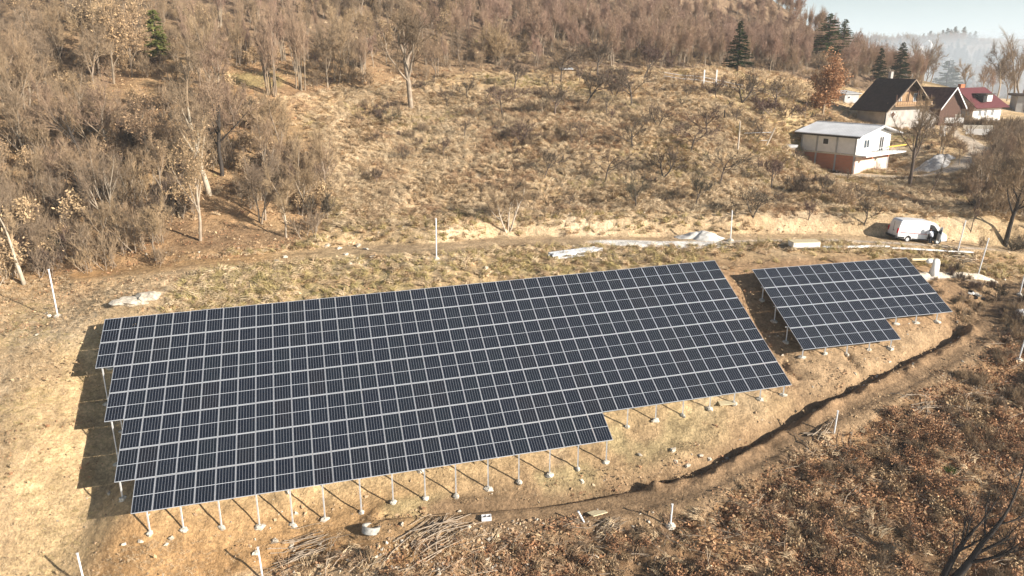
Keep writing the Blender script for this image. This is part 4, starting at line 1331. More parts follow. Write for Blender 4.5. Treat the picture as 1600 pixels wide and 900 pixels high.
for i in range(min(near_n, len(X))):
    x, y = float(X[i]), float(Y[i])
    edge = y < 76 and x < -8
    u_ = x / (y * .956 + 4)
    if (y > 96 and -.53 < u_ < -.46) or (y > 112 and u_ < -.60 and rw.random() < .7):
        pr = P_WOOD[6]
    elif y > 100 and -.46 < u_ < -.24 and rw.random() < .75:
        pr = P_SLIM[(0, 2, 1)[rw.integers(0, 3)]]
    elif rw.random() < mauve(x, y):
        pr = (P_WOOD[4], P_WOOD[5], P_SLIM[0], P_SLIM[2])[rw.integers(0, 4)]
    else:
        pr = (P_WOOD[0], P_WOOD[1], P_WOOD[2], P_WOOD[3], P_WOOD[6], P_SLIM[1])[rw.choice(6, p=[.22, .22, .22, .22, .04, .08])]
    h = (6.5 + 5.5 * rw.random() ** 1.4) * (1 - .25 * (y > 108)) if not edge else rw.uniform(4.5, 8.5)
    kind_ = {id(P_WOOD[3]): 'three-stemmed', id(P_WOOD[1]): 'two-stemmed', id(P_WOOD[5]): 'two-stemmed mauve', id(P_WOOD[4]): 'round-crowned mauve', id(P_WOOD[6]): 'dry-leaved', id(P_SLIM[0]): 'tall many-stemmed', id(P_SLIM[2]): 'tall broom-like', id(P_SLIM[1]): 'slender straight'}.get(id(pr), 'single-stemmed grey')
    lab = kind_ + ' bare tree ' + place_of(x, y)
    place_tree('woodland_tree', pr, x, y, h, lab, 'tree', 'bare woodland trees ' + place_of(x, y), rz=rw.random() * 6.28, lean=rw.normal() * .07, leaz=rw.random() * 6, wide=rw.uniform(.75, 1.15), z=float(hh(x, y)))
print('wood trees', len(X))

def scatter(name, label, protos, X, Y, S, idx, Z=None, tilt=None, kind='stuff', seed=3, sink=0.0, cat=None, flow=None):
    """one object that instances small plants / leaves / stones on its own points"""
    rng = np.random.default_rng(seed)
    n = len(X)
    Z = (hh(X, Y) if Z is None else Z) - sink
    me = bpy.data.meshes.new(name)
    me.vertices.add(n)
    me.vertices.foreach_set("co", np.stack([X, Y, Z], 1).astype(np.float32).ravel())
    a = me.attributes.new("rot", 'FLOAT_VECTOR', 'POINT')
    rot = np.stack([np.zeros(n), np.zeros(n), rng.random(n) * 2 * PI], 1)
    if flow is not None: rot[:, 2] = flow + rng.normal(size=n) * .55
    if tilt is not None: rot[:, :2] = rng.normal(size=(n, 2)) * tilt
    a.data.foreach_set("vector", rot.astype(np.float32).ravel())
    a = me.attributes.new("scl", 'FLOAT', 'POINT')
    a.data.foreach_set("value", np.asarray(S, np.float32))
    a = me.attributes.new("idx", 'INT', 'POINT')
    a.data.foreach_set("value", np.asarray(idx, np.int32))
    me.update()
    o = link(bpy.data.objects.new(name, me))
    tag(o, label, cat, kind=kind)
    c = bpy.data.collections.new(name + "_sources")
    for i, pm in enumerate(protos):
        c.objects.link(bpy.data.objects.new("%s_source_%02d" % (name, i), pm))
    g = bpy.data.node_groups.new(name, 'GeometryNodeTree')
    g.interface.new_socket("Geometry", in_out='INPUT', socket_type='NodeSocketGeometry')
    g.interface.new_socket("Geometry", in_out='OUTPUT', socket_type='NodeSocketGeometry')
    N, L = g.nodes, g.links
    gi, go = N.new("NodeGroupInput"), N.new("NodeGroupOutput")
    ip = N.new("GeometryNodeInstanceOnPoints")
    ci = N.new("GeometryNodeCollectionInfo")
    ci.inputs["Collection"].default_value = c
    ci.inputs["Separate Children"].default_value = True
    ci.inputs["Reset Children"].default_value = True
    mp = N.new("GeometryNodeMeshToPoints")
    L.new(gi.outputs[0], mp.inputs[0])
    L.new(mp.outputs[0], ip.inputs["Points"])
    L.new(ci.outputs[0], ip.inputs["Instance"])
    ip.inputs["Pick Instance"].default_value = True
    def na(nm, t):
        q = N.new("GeometryNodeInputNamedAttribute")
        q.data_type = t
        q.inputs[0].default_value = nm
        return q.outputs[0]
    L.new(na("idx", 'INT'), ip.inputs["Instance Index"])
    L.new(na("scl", 'FLOAT'), ip.inputs["Scale"])
    e2r = N.new("FunctionNodeEulerToRotation")
    L.new(na("rot", 'FLOAT_VECTOR'), e2r.inputs[0])
    L.new(e2r.outputs[0], ip.inputs["Rotation"])
    L.new(ip.outputs[0], go.inputs[0])
    md = o.modifiers.new("scatter", 'NODES')
    md.node_group = g
    return o

def joined(proto, name):
    """trunk and crown of a prototype as one mesh (for the mass of far plants)"""
    tme, cme, H = proto
    import bmesh
    bm = bmesh.new()
    bm.from_mesh(tme)
    nt_ = len(bm.faces)
    bm.from_mesh(cme)
    bm.faces.ensure_lookup_table()
    k = len(tme.materials)
    for i in range(nt_, len(bm.faces)):
        bm.faces[i].material_index += k
    me = bpy.data.meshes.new(name)
    bm.to_mesh(me)
    bm.free()
    for m in list(tme.materials) + list(cme.materials): me.materials.append(m)
    return me

JW = [joined(p, 'wood') for p in P_WOOD + P_SLIM]
JB = [joined(p, 'brush') for p in P_BUSH]
JL = [joined(p, 'leafy') for p in P_LEAFY]
X2, Y2 = X[near_n:], Y[near_n:]
# closer planting on the steep far part, where one looks square on to the slope
gx, gy = np.meshgrid(np.arange(-120, 240, 4.6), np.arange(135, 262, 4.6))
xe, ye = (gx + rw.uniform(-2.1, 2.1, gx.shape)).ravel(), (gy + rw.uniform(-2.1, 2.1, gy.shape)).ravel()
k = wood_mask(xe, ye) & in_view(xe, ye, .1) & (rw.random(xe.shape) < .9)
for (cx_, cy_, *_r) in CONIFERS:
    k &= ~((np.abs(xe - cx_ * ye / cy_) < 3.6) & (ye > cy_ - 26) & (ye < cy_ + 2.5))
for (x_, y_, rr) in ((75, 150, 7), (98, 178, 9)):
    k &= np.hypot(xe - x_, ye - y_) > rr
X2, Y2 = np.r_[X2, xe[k]], np.r_[Y2, ye[k]]
mv = rw.random(len(X2)) < mauve(X2, Y2)
idx = np.where(mv, np.array([4, 5, 7, 9])[rw.integers(0, 4, len(X2))], np.array([0, 1, 2, 3, 0, 2, 8, 1, 6])[rw.integers(0, 9, len(X2))])
Hs = np.array([10, 10, 10, 10, 10, 10, 9, 13, 13, 13.0])
scatter('woodland', 'mass of bare grey and mauve woodland covering the upper hillside', JW, X2, Y2, (4.8 + 4.8 * rw.random(len(X2)) ** 1.4) / Hs[idx], idx, cat=None)
# undergrowth of the woods and the thicket at the right
gx, gy = np.meshgrid(np.arange(-130, 170, 1.8), np.arange(56, 200, 2.1))
XU = (gx + rw.uniform(-1.1, 1.1, gx.shape)).ravel()
YU = (gy + rw.uniform(-1.2, 1.2, gy.shape)).ravel()
k = wood_mask(XU, YU) & in_view(XU, YU, .1) & (rw.random(XU.shape) < np.where(YU < 84, .95, np.where(YU < 110, .66, .4))) & (fbm(XU, YU, 8, 401, 2) > np.where(YU < 84, -.5, -.25))
for j_ in (2, 3, 4, 7, 8):
    fx, fy = FEATURE_TREES[j_][:2]
    k &= ~((np.abs(XU - fx * YU / fy) < 2.4) & (YU > fy - 6) & (YU < fy + .5))
for (x_, y_, rr) in ((-34, 101, 5.5), (-29, 66, 3.0), (-24, 68, 4.5), (15, 118, 5), (75, 150, 7), (98, 178, 9)):
    k &= np.hypot(XU - x_, YU - y_) > rr
XU, YU = XU[k], YU[k]
ix = rw.choice(4, len(XU), p=[.40, .26, .18, .16])
ix = np.where((XU > -10) & (ix == 3), 1, ix)
scatter('undergrowth', 'tangled bare brush filling the woods between the trunks', JB, XU, YU, rw.uniform(.6, 1.2, len(XU)) * np.where(YU < 90, 1.12, .85), ix, seed=9)
bx_, by_ = rw.uniform(-26, 70, 5200), rw.uniform(77, 128, 5200)
k = ~wood_mask(bx_, by_) & in_view(bx_, by_) & (fbm(bx_, by_, 5.5, 717, 3) > .31 - .10 * sm(by_, 95, 120)) & (np.hypot(bx_ - 53, by_ - 112) > 11) & (rw.random(5200) < .55)
bx_, by_ = bx_[k], by_[k]
scatter('brambles', 'low brown bramble patches and weed stalks in the straw grass of the slope', JB, bx_, by_, rw.uniform(.22, .5, len(bx_)), rw.choice([0, 1, 2], len(bx_)), seed=14)
print('brambles', len(bx_))
tx, ty = rw.uniform(55, 130, 2600), rw.uniform(84, 160, 2600)
k = in_poly(tx, ty, THICKET) & in_view(tx, ty, .2)
tx, ty = tx[k][:640], ty[k][:640]
scatter('thicket', 'purple-grey thicket of bare shrubs on the slope below the red-roofed house', JB, tx, ty, rw.uniform(.7, 1.3, len(tx)), rw.choice([0, 1, 2], len(tx)), seed=12)

# ---------------------------------------------------------------- grass, leaf litter, brushwood, stones
def tuft(seed, n, h, rad, w, m, lay=.8):
    rng = np.random.default_rng(seed)
    mb = MB()
    a = rng.random(n) * 2 * PI
    P = np.stack([np.cos(a), np.sin(a), np.zeros(n)], 1) * (rad * np.sqrt(rng.random(n)))[:, None]
    bias = np.array([math.cos(seed), math.sin(seed), 0]) * lay
    D = nrm(rng.normal(size=(n, 3)) * .45 + bias + np.array([0, 0, 1.0]))
    L = h * rng.uniform(.6, 1.3, (n, 1))
    W = nrm(np.cross(D, rng.normal(size=(n, 3)))) * w
    mid = P + D * L * .6
    D2 = nrm(D + bias * .9 + rng.normal(size=(n, 3)) * .3 - np.array([0, 0, .5]))
    mb.tris(P - W, P + W, mid, 0)
    mb.tris(mid - W * .7, mid + W * .7, mid + D2 * L * .5, 0)
    return mb.mesh("tuft", m)
GT = [tuft(1, 30, .75, .26, .036, M['grass'], 1.2), tuft(2, 26, .6, .30, .036, M['grass'], 1.0), tuft(3, 34, .95, .28, .04, M['grass'], 1.3), tuft(4, 24, .6, .25, .034, M['grass_green'], .8), tuft(5, 28, .8, .30, .034, M['grass_rust'], 1.0)]
GS = [tuft(11, 26, .14, .22, .010, M['grass']), tuft(12, 22, .12, .25, .010, M['grass_green']), tuft(13, 20, .16, .20, .012, M['grass'])]

def leaf_patch(seed, n, rad, s, m):
    rng = np.random.default_rng(seed)
    mb = MB()
    c = rng.normal(size=(n, 3)) * [rad, rad, .03] + [0, 0, .05]
    u = nrm(rng.normal(size=(n, 3)) * [1, 1, .5])
    v = nrm(np.cross(u, rng.normal(size=(n, 3)) * [.5, .5, 1]))
    q = s * rng.uniform(.6, 1.3, (n, 1))
    mb.tris(c - u * q, c + v * q * .6, c + u * q, 0)
    mb.tris(c - u * q, c + u * q, c - v * q * .5, 0)
    return mb.mesh("leaves", m)
LP = [leaf_patch(21, 18, .38, .10, M['leaf_oak']), leaf_patch(22, 16, .42, .10, M['leaf_pale']), leaf_patch(23, 20, .32, .09, M['leaf_oak'])]
def clod(seed, r, m):
    mb = MB()
    mb.add(*lump((0, 0, 0), (r, r * .8, r * .55), seed, k=6, rings=4, jit=.4))
    return mb.mesh("clod", m)
M['clod'] = twig_mat('earth_clod', [(.34, .22, .13), (.44, .31, .19), (.50, .38, .25)], scale=.4, rnd=.3)
CL = [clod(31, .10, M['clod']), clod(32, .07, M['clod']), clod(33, .13, M['stone']), clod(34, .06, M['stone'])]
def stick(seed, L, r, m):
    rng = np.random.default_rng(seed)
    mb = MB()
    pts, rad, _ = limb(rng, (-L / 2, 0, .03), (1, 0, .05), L, r, r * .4, 4, .12, 0)
    pts[:, 2] = np.abs(pts[:, 2]) + .02
    mb.tube(pts, rad, k=4)
    for q in range(3):
        j = rng.integers(1, 4)
        p2, r2, _ = limb(rng, pts[j], nrm(np.array([.8, rng.uniform(-.8, .8), .2])), L * .35, r * .5, r * .2, 2, .1, 0)
        mb.tube(p2, r2, k=3)
    return mb.mesh("stick", m)
STK = [stick(41, 2.2, .028, M['wood_grey']), stick(42, 1.4, .022, M['wood_grey']), stick(43, 3.0, .035, M['wood_grey'])]

rs = np.random.default_rng(55)
def zones(x, y):
    d, s, _ = pl_dist(x, y, ROAD)
    d2, s2, _ = pl_dist(x, y, TRACK)
    d3, _, _ = pl_dist(x, y, TRENCH)
    dp, _, _ = pl_dist(x, y, PATH)
    return d, s, d2, s2, d3, dp

# long straw on the hillside
n = 78000
x, y = rs.uniform(-35, 110, n), rs.uniform(70, 165, n) 
x = np.where(rs.random(n) < .5, rs.uniform(-25, 60, n), x)
y = np.where(rs.random(n) < .55, rs.uniform(70, 112, n), y)
d, s, d2, s2, d3, dp = zones(x, y)
pr = np.where(wood_mask(x, y), .10, 1.0) * (.45 + .55 * (fbm(x, y, 3.5, 501, 3) > -.15))
pr = pr * (dp > 2.4) * (d > 2.6) * np.where(d < 4.6, .10, 1)
k = (rs.random(n) < pr) & in_view(x, y) & (s > 0)
x, y = x[k], y[k]
rust = fbm(x, y, 3.2, 107, 4) + .5 * fbm(x, y, 14, 131, 2)
ix = rs.choice([0, 1, 2], len(x))
ix = np.where((rust > .25) & (rs.random(len(x)) < .5), 4, ix)
ix = np.where((fbm(x, y, 9, 101, 4) < -.12) & (rs.random(len(x)) < .25), 3, ix)
scatter('straw_grass', 'long matted straw-coloured grass on the hillside above the road', GT, x, y, rs.uniform(.45, 1.05, len(x)), ix, tilt=.12, seed=21, flow=2.6 * PI * fbm(x, y, 9, 707, 2) + 4.0)
print('straw', len(x))

# short grass and leaves in the left meadow, behind and around the arrays
n = 80000
x, y = rs.uniform(-48, 62, n), rs.uniform(30, 76, n)
x = np.where(rs.random(n) < .5, rs.uniform(-48, -18, n), x)
d, s, d2, s2, d3, dp = zones(x, y)
ua = under_array(x, y)
lf = leafy_mask(x, y)
uA, vA = arr_uv(x, y, ARRAY_A)
behind = (vA < -.2) & (x > -26) & (d > 2) 
p = np.where(lf, .12, .75) * np.where(ua, .08, 1) * (d > 2.1) * (d2 > 1.1) * (d3 > 1.2) * np.where((x > 18) & (y < 68), .12, 1) * np.where((vA > 8.5) & (uA < 22) & (uA > 0), .2, 1)
k = (rs.random(n) < p) & in_view(x, y) & ~wood_mask(x, y)
x, y, b = x[k], y[k], behind[k]
ix = np.where(b & (rs.random(len(x)) < .6), 3, rs.choice([4, 6], len(x)))
ix = np.where(b & (ix == 3) & (rs.random(len(x)) < .55), rs.choice([0, 1], len(x)), ix)
ix = np.where(~b & (fbm(x, y, 6, 511, 2) < -.1) & (rs.random(len(x)) < .6), 5, ix)
# order of the sources: 0..1 low straw, 2 rust, 3 green tuft, 4..6 short
SRC = [GT[1], GT[0], GT[4], GT[3], GS[0], GS[1], GS[2]]
scatter('meadow_grass', 'short dry grass over the bank and the meadow round the solar arrays', SRC, x, y, rs.uniform(.5, 1.1, len(x)), ix, tilt=.15, seed=22)
print('meadow', len(x))

# fallen leaves
n = 34000
x, y = rs.uniform(-75, 68, n), rs.uniform(31, 120, n)
x = np.where(rs.random(n) < .45, rs.uniform(0, 45, n), x)
y = np.where((x > -10) & (rs.random(n) < .8), rs.uniform(31, 62, n), y)
d, s, d2, s2, d3, dp = zones(x, y)
lf, wm = leafy_mask(x, y), wood_mask(x, y)
strip = np.exp(-((y - 60.5 - .12 * (x + 40)) / 3.5) ** 2) * (x < -16)
p = np.where(lf, np.clip(.45 + 1.5 * fbm(x, y, 3.0, 541, 3), .05, .95), np.where(wm, .6, .06 + .8 * strip + .34 * (x < -20))) * (d2 > .9) * np.where(d < 1.8, .15, 1) * np.where(under_array(x, y), .1, 1)
k = (rs.random(n) < p) & in_view(x, y)
x, y, lf = x[k], y[k], lf[k]
ix = np.where(lf, rs.choice([0, 2, 1], len(x), p=[.45, .4, .15]), rs.choice([0, 1], len(x), p=[.35, .65]))
scatter('fallen_leaves', 'orange-brown fallen leaves over the woods floor and the lower slope', LP, x, y, rs.uniform(.7, 1.4, len(x)), ix, seed=23)
print('leaves', len(x))

# leafy scrub, brushwood and sticks at the bottom right
n = 6600
x, y = rs.uniform(-14, 68, n), rs.uniform(31, 66, n)
d, s, d2, s2, d3, dp = zones(x, y)
cl = fbm(x, y, 2.6, 521, 3)
k = leafy_mask(x, y) & in_view(x, y) & (d2 > 1.8) & (s2 > 0) & (cl > -.02) & (rs.random(n) < np.where(x > 9, .9, .45)) & (np.hypot(x + 4.3, y - 38.7) > 2.6)
x, y = x[k], y[k]
ix = rs.choice(4, len(x), p=[.20, .22, .28, .30])
ix = np.where((x > 34) & (y > 50), 3, ix)
scatter('leafy_scrub', 'low oak scrub with brown leaves and bare brushwood on the lower slope', JL, x, y, rs.uniform(.4, .88, len(x)) * np.where(x > 9, 1, .7), ix, seed=24)
print('scrub', len(x))
n = 8000
x, y = rs.uniform(-14, 68, n), rs.uniform(31, 66, n)
d, s, d2, s2, d3, dp = zones(x, y)
k = leafy_mask(x, y) & in_view(x, y) & (d2 > 1.4) & (s2 > 0) & (fbm(x, y, 3.4, 533, 3) > -.06)
x, y = x[k], y[k]
scatter('scrub_grass', 'tufts of bleached and rusty grass among the brown scrub', [GT[0], GT[4], GT[1]], x, y, rs.uniform(.5, 1.0, len(x)), rs.choice(3, len(x), p=[.4, .35, .25]), tilt=.2, seed=29)
x, y = 44.5 + 3.6 * rs.normal(size=170), 61.5 + 3.4 * rs.normal(size=170)
d, s, d2, s2, d3, dp = zones(x, y)
uB, vB = arr_uv(x, y, ARRAY_B)
k = (d > 3.2) & (uB > 15.2) & (d3 > .9) & (d2 > .8)
x, y = x[k], y[k]
scatter('bare_brush', 'bare grey-brown brush over the bank at the right above the trench end', [JB[1], JL[3], JB[2]], x, y, rs.uniform(.3, .55, len(x)), rs.choice(3, len(x)), seed=33)
n = 2200
x, y = rs.uniform(-14, 50, n), rs.uniform(31, 64, n)
d, s, d2, s2, d3, dp = zones(x, y)
k = leafy_mask(x, y) & in_view(x, y) & (d2 > 1.2) & (s2 > 0)
x, y = x[k], y[k]
scatter('fallen_sticks', 'pale fallen sticks lying across the lower slope', STK, x, y, rs.uniform(.5, 1.1, len(x)), rs.choice(3, len(x)), Z=hh(x, y) + .10, tilt=.22, seed=25)

# clods and small stones
n = 26000
x, y = rs.uniform(-40, 60, n), rs.uniform(31, 80, n)
x = np.where(rs.random(n) < .3, rs.uniform(-25, 10, n), x)
y = np.where((x < 10) & (rs.random(n) < .5), rs.uniform(31, 41, n), y)
d, s, d2, s2, d3, dp = zones(x, y)
uA, vA = arr_uv(x, y, ARRAY_A)
p = .06 + .5 * np.exp(-((d - 2.9) / 1.2) ** 2) + .7 * np.exp(-((d3 - .9) / .7) ** 2) + .9 * ((vA > 8.3) & (vA < 11) & (uA < 24) & (uA > -1)) + .25 * (x > 19) * (y > 44) + .35 * np.exp(-((d2 - 1.6) / .6) ** 2)
k = (rs.random(n) < p * .8) & in_view(x, y) & (d2 > .5) & (d > 1.0)
x, y = x[k], y[k]
scatter('clods', 'loose earth clods and small stones on the disturbed soil', CL, x, y, rs.uniform(.35, 1.5, len(x)) * np.where(y < 45, 1.1, 1), rs.choice(4, len(x), p=[.42, .36, .08, .14]), tilt=.6, seed=26)
print('clods', len(x))

# ---------------------------------------------------------------- houses (local x along the eaves, y across the gable)
def house_root(name, x, y, z, ang, label, cat='house'):
    return empty(name, (x, y, z), math.radians(ang), label, cat)

def win(root, name, c, w, h, axis, out, frame=.09, glass='glass', fm='white_paint', panes=2):
    """window: frame bars (part) with its own pane; axis = the wall's normal axis, out = +1/-1"""
    b = MB()
    d = .07
    def bx(u, v, du, dv):
        if axis == 1: b.box((c[0] + u, c[1] + out * .03, c[2] + v), (du, d, dv))
        else: b.box((c[0] + out * .03, c[1] + u, c[2] + v), (d, du, dv))
    bx(0, h / 2 - frame / 2, w, frame)
    bx(0, -h / 2 + frame / 2, w, frame)
    for u in (-w / 2 + frame / 2, w / 2 - frame / 2) + ((0,) if panes == 2 else ()):
        bx(u, 0, frame, h - 2 * frame)
    o = b.obj(name, M[fm], root)
    g = MB()
    if axis == 1: g.box((c[0], c[1] + out * .006, c[2]), (w - .04, .012, h - .04))
    else: g.box((c[0] + out * .006, c[1], c[2]), (.012, w - .04, h - .04))
    g.obj("pane", M[glass], o)
    return o

# -- the unfinished white house with the sheet-metal roof
WX, WY = 50.2, 108.6
WZ = 14.35 - .1
# local axes: x = along the gable wall (to the right and away), y = along the eaves wall (to the left and away)
wh = house_root('white_house', WX, WY, WZ, 37, 'unfinished white house with pale sheet-metal roof and orange block basement')
LG, LE, HB, HT = 9.6, 9.4, 2.75, 5.55
LE = 9.0
b = MB(); b.box((LG / 2, LE / 2, HB / 2 - .6), (LG, LE, HB + 1.2))
o = b.obj("basement_wall", M['brick_orange'], wh)
b = MB(); b.box((LG / 2 + .02, -.02, HB / 2 - .6), (LG - .1, .06, HB + 1.18)); b.obj("gable_basement_wall", M['brick_pale'], wh)
b = MB(); b.box((LG / 2, LE / 2, (HB + HT) / 2 + .08), (LG - .02, LE - .02, HT - HB - .16)); b.obj("upper_wall", M['plaster'], wh)
b = MB(); b.box((LG / 2, LE / 2 + .15, HB + .02), (LG + .25, LE + .5, .22)); b.obj("floor_slab", M['concrete'], wh)
# gable triangle and roof
RZ = HT + 1.25
b = MB()
b.prism([(0, HT), (LG, HT), (LG * .55, RZ - .12)], 1, .02, .22); b.obj("gable", M['plaster'], wh)
b.v, b.f, b.m, b.n = [], [], [], 0
b = MB(); b.prism([(0, HT), (LG, HT), (LG * .55, RZ - .12)], 1, LE - .22, LE - .02); b.obj("gable", M['plaster'], wh)
rt = []
for (x0, z0, x1, z1) in ((-.9, HT - .05, LG * .55, RZ), (LG * .55, RZ, LG + 1.6, HT - .12)):
    b = MB()
    y0, y1 = -1.0, LE + .7
    dx, dz = x1 - x0, z1 - z0
    L = math.hypot(dx, dz)
    nx, nz = -dz / L * .09, dx / L * .09
    b.add([(x0, y0, z0), (x1, y0, z1), (x1, y1, z1), (x0, y1, z0), (x0 + nx, y0, z0 + nz), (x1 + nx, y0, z1 + nz), (x1 + nx, y1, z1 + nz), (x0 + nx, y1, z0 + nz)],
          [(0, 3, 2, 1), (4, 5, 6, 7), (0, 1, 5, 4), (1, 2, 6, 5), (2, 3, 7, 6), (3, 0, 4, 7)])
    n_ = 26
    for i in range(n_ + 1):
        yy = y0 + .05 + (y1 - y0 - .1) * i / n_
        a_ = Vector((x0 + nx * 1.5, yy, z0 + nz * 1.5)); c_ = Vector((x1 + nx * 1.5, yy, z1 + nz * 1.5))
        b.tube([a_, c_], .035, k=4)
    rt.append(b.obj("roof", M['metal_roof'], wh))
b = MB(); b.box((LG * .55, LE / 2 - .15, RZ + .13), (.5, LE + 1.7, .05)); b.obj("ridge_cap", M['metal_roof'], rt[0])
# dark eaves board, grey columns and ring beam of the skeleton
b = MB(); b.box((-.93, LE / 2 - .15, HT - .16), (.06, LE + 1.66, .22)); b.obj("eaves_board", M['dark'], wh)
b = MB(); b.box((LG * .2, -1.02, (HT + RZ) / 2 - .16), (LG * .68, .05, .16), Matrix.Rotation(-math.atan2(RZ - HT, LG * .55 + .9), 4, 'Y')); b.obj("verge_board", M['plaster'], wh)
for yy in (.0, 3.1, 6.3, LE):
    b = MB(); b.box((-.035, min(max(yy, .15), LE - .15), HT / 2 + .1), (.12, .24, HT - .1)); b.obj("column", M['plaster_grey'], wh)
b = MB(); b.box((LG - .12, -.06, HB / 2), (.24, .10, HB)); b.obj("column", M['plaster_grey'], wh)
win(wh, "window", (-.0, 4.9, 4.45), 1.0, .95, 0, -1, glass='dark', panes=1)
# glazed openings and door on the gable side
win(wh, "window", (6.9, 0, 4.05), 1.3, 2.2, 1, -1, glass='dark', panes=2)
win(wh, "window", (2.6, 0, 4.3), 1.6, 1.3, 1, -1, glass='glass', panes=2)
# balcony slab with railing posts, props and the yellow formwork beam
b = MB(); b.box((LG / 2 + .9, -.85, HB + .0), (LG + 2.2, 1.7, .2)); bal = b.obj("balcony", M['plaster'], wh)
for k in range(5):
    b = MB(); b.box((LG * .30 + k * 1.5, -1.6, HB + .55), (.05, .05, .9)); b.obj("baluster", M['plaster_grey'], bal)
b = MB(); b.box((LG * .30 + 3.0, -1.6, HB + 1.02), (6.1, .05, .05)); b.obj("handrail", M['white_paint'], bal)
b = MB(); b.box((LG * .85, -1.68, HB + 1.05), (6.2, .10, .16)); b.obj("formwork_beam", M['yellow_paint'], wh)
for xx in (1.7, 6.4):
    b = MB(); b.box((xx, -.9, HB - .28), (.3, 1.5, .34)); b.obj("bracket", M['rust'], wh)
for k, (xx, yy) in enumerate(((-.6, 1.0), (-.5, 2.3))):
    pass
# rubbish and materials lying against its walls
def heap(name, x, y, n, r, mats_, label, cat, seed, sz=(.5, .3, .2)):
    rng = random.Random(seed)
    root = empty(name, (x, y, gz(x, y)), 0, label, cat)
    for i in range(n):
        a, q = rng.random() * 6.28, rng.random() ** .6 * r
        b = MB()
        px, py = math.cos(a) * q, math.sin(a) * q * .7
        s = rng.uniform(.6, 1.3)
        b.box((0, 0, 0), (sz[0] * s, sz[1] * s * rng.uniform(.7, 1.2), sz[2] * s))
        o = b.obj("scrap", M[rng.choice(mats_)], root)
        o.location = (px, py, gz(x + px, y + py) - root.location.z + sz[2] * .4 + .25 * max(0, 1 - q / r))
        o.rotation_euler = (rng.uniform(-.3, .3), rng.uniform(-.3, .3), rng.random() * 3)
    return root
ca, sa = math.cos(math.radians(37)), math.sin(math.radians(37))
def wl(x, y): return WX + x * ca - y * sa, WY + x * sa + y * ca
heap('rubble_heap', *wl(6.5, -2.2), 16, 1.7, ['rust', 'stone', 'wood_brown', 'concrete'], 'reddish rubble heap in front of the white house balcony', 'rubble', 3)
heap('scrap_heap', *wl(-1.2, 2.2), 9, .9, ['dark', 'wood_brown', 'rubber'], 'dark scrap heap at the foot of the orange basement wall near the corner', 'scrap', 4)
heap('scrap_heap', *wl(-1.3, 5.6), 9, 1.0, ['dark', 'white_plastic', 'wood_brown'], 'scrap with a white bucket at the shaded left end of the orange basement', 'scrap', 5)
bx_, by_ = PANEL_STACK
ps = empty('panel_stack', (bx_ + 3.6, by_ + 3, gz(bx_ + 3.6, by_ + 3)), .5, 'stack of pale boards on the shaded ground left of the white house', 'boards')
for k in range(3):
    b = MB(); b.box((.05 * k, 0, .35 + .12 * k), (2.3, 1.3, .10)); b.obj("board", M['plaster_grey'], ps)
b = MB(); b.box((0, 0, .15), (1.9, 1.0, .3)); b.obj("trestle", M['wood_grey'], ps)

# -- the brown-roofed timber house
bh = house_root('timber_house', 67.6, 136.5, gz(71, 137) - .4, 22, 'tall house with steep dark brown roof, ochre boards and wooden balcony')
GW, GL = 8.8, 6.6
b = MB(); b.box((GW / 2, GL / 2, 2.1), (GW, GL, 5.4)); b.obj("wall", M['plaster_cream'], bh)
EZ, AZ_ = 4.3, 9.1
b = MB(); b.prism([(0.02, 4.75), (GW - .02, 4.75), (GW - .02, 5.3), (GW * .52, AZ_ - .35), (0.02, 5.0)], 1, .0, .16); b.obj("gable_wall", M['wood_ochre'], bh)
b = MB(); b.prism([(0, 4.75), (GW, 4.75), (GW, 5.3), (GW * .52, AZ_ - .35), (0, 5.0)], 1, GL - .2, GL); b.obj("gable_wall", M['wood_brown'], bh)
for side, (x0, z0, x1, z1) in enumerate(((-1.3, 3.5, GW * .52, AZ_), (GW * .52, AZ_, GW + .9, 4.6))):
    b = MB()
    y0, y1 = -1.3, GL + .6
    dx, dz = x1 - x0, z1 - z0
    L = math.hypot(dx, dz)
    nx, nz = -dz / L * .16, dx / L * .16
    b.add([(x0, y0, z0), (x1, y0, z1), (x1, y1, z1), (x0, y1, z0), (x0 + nx, y0, z0 + nz), (x1 + nx, y0, z1 + nz), (x1 + nx, y1, z1 + nz), (x0 + nx, y1, z0 + nz)],
          [(0, 3, 2, 1), (4, 5, 6, 7), (0, 1, 5, 4), (1, 2, 6, 5), (2, 3, 7, 6), (3, 0, 4, 7)])
    r_ = b.obj("roof", M['roof_dark'], bh)
    b = MB()
    b.add([(x0, y0 - .04, z0 - .12), (x1, y0 - .04, z1 - .12), (x1, y0 - .04, z1 + .1), (x0, y0 - .04, z0 + .1), (x0, y0 - .10, z0 - .12), (x1, y0 - .10, z1 - .12), (x1, y0 - .10, z1 + .1), (x0, y0 - .10, z0 + .1)],
          [(0, 3, 2, 1), (4, 5, 6, 7), (0, 1, 5, 4), (1, 2, 6, 5), (2, 3, 7, 6), (3, 0, 4, 7)])
    b.obj("verge_board", M['wood_grey'], r_)
b = MB(); b.prism([(2.2, 7.0), (7.2, 7.0), (GW * .52, AZ_ - .5)], 1, -.14, -.02); b.obj("gable_boarding", M['wood_brown'], bh)
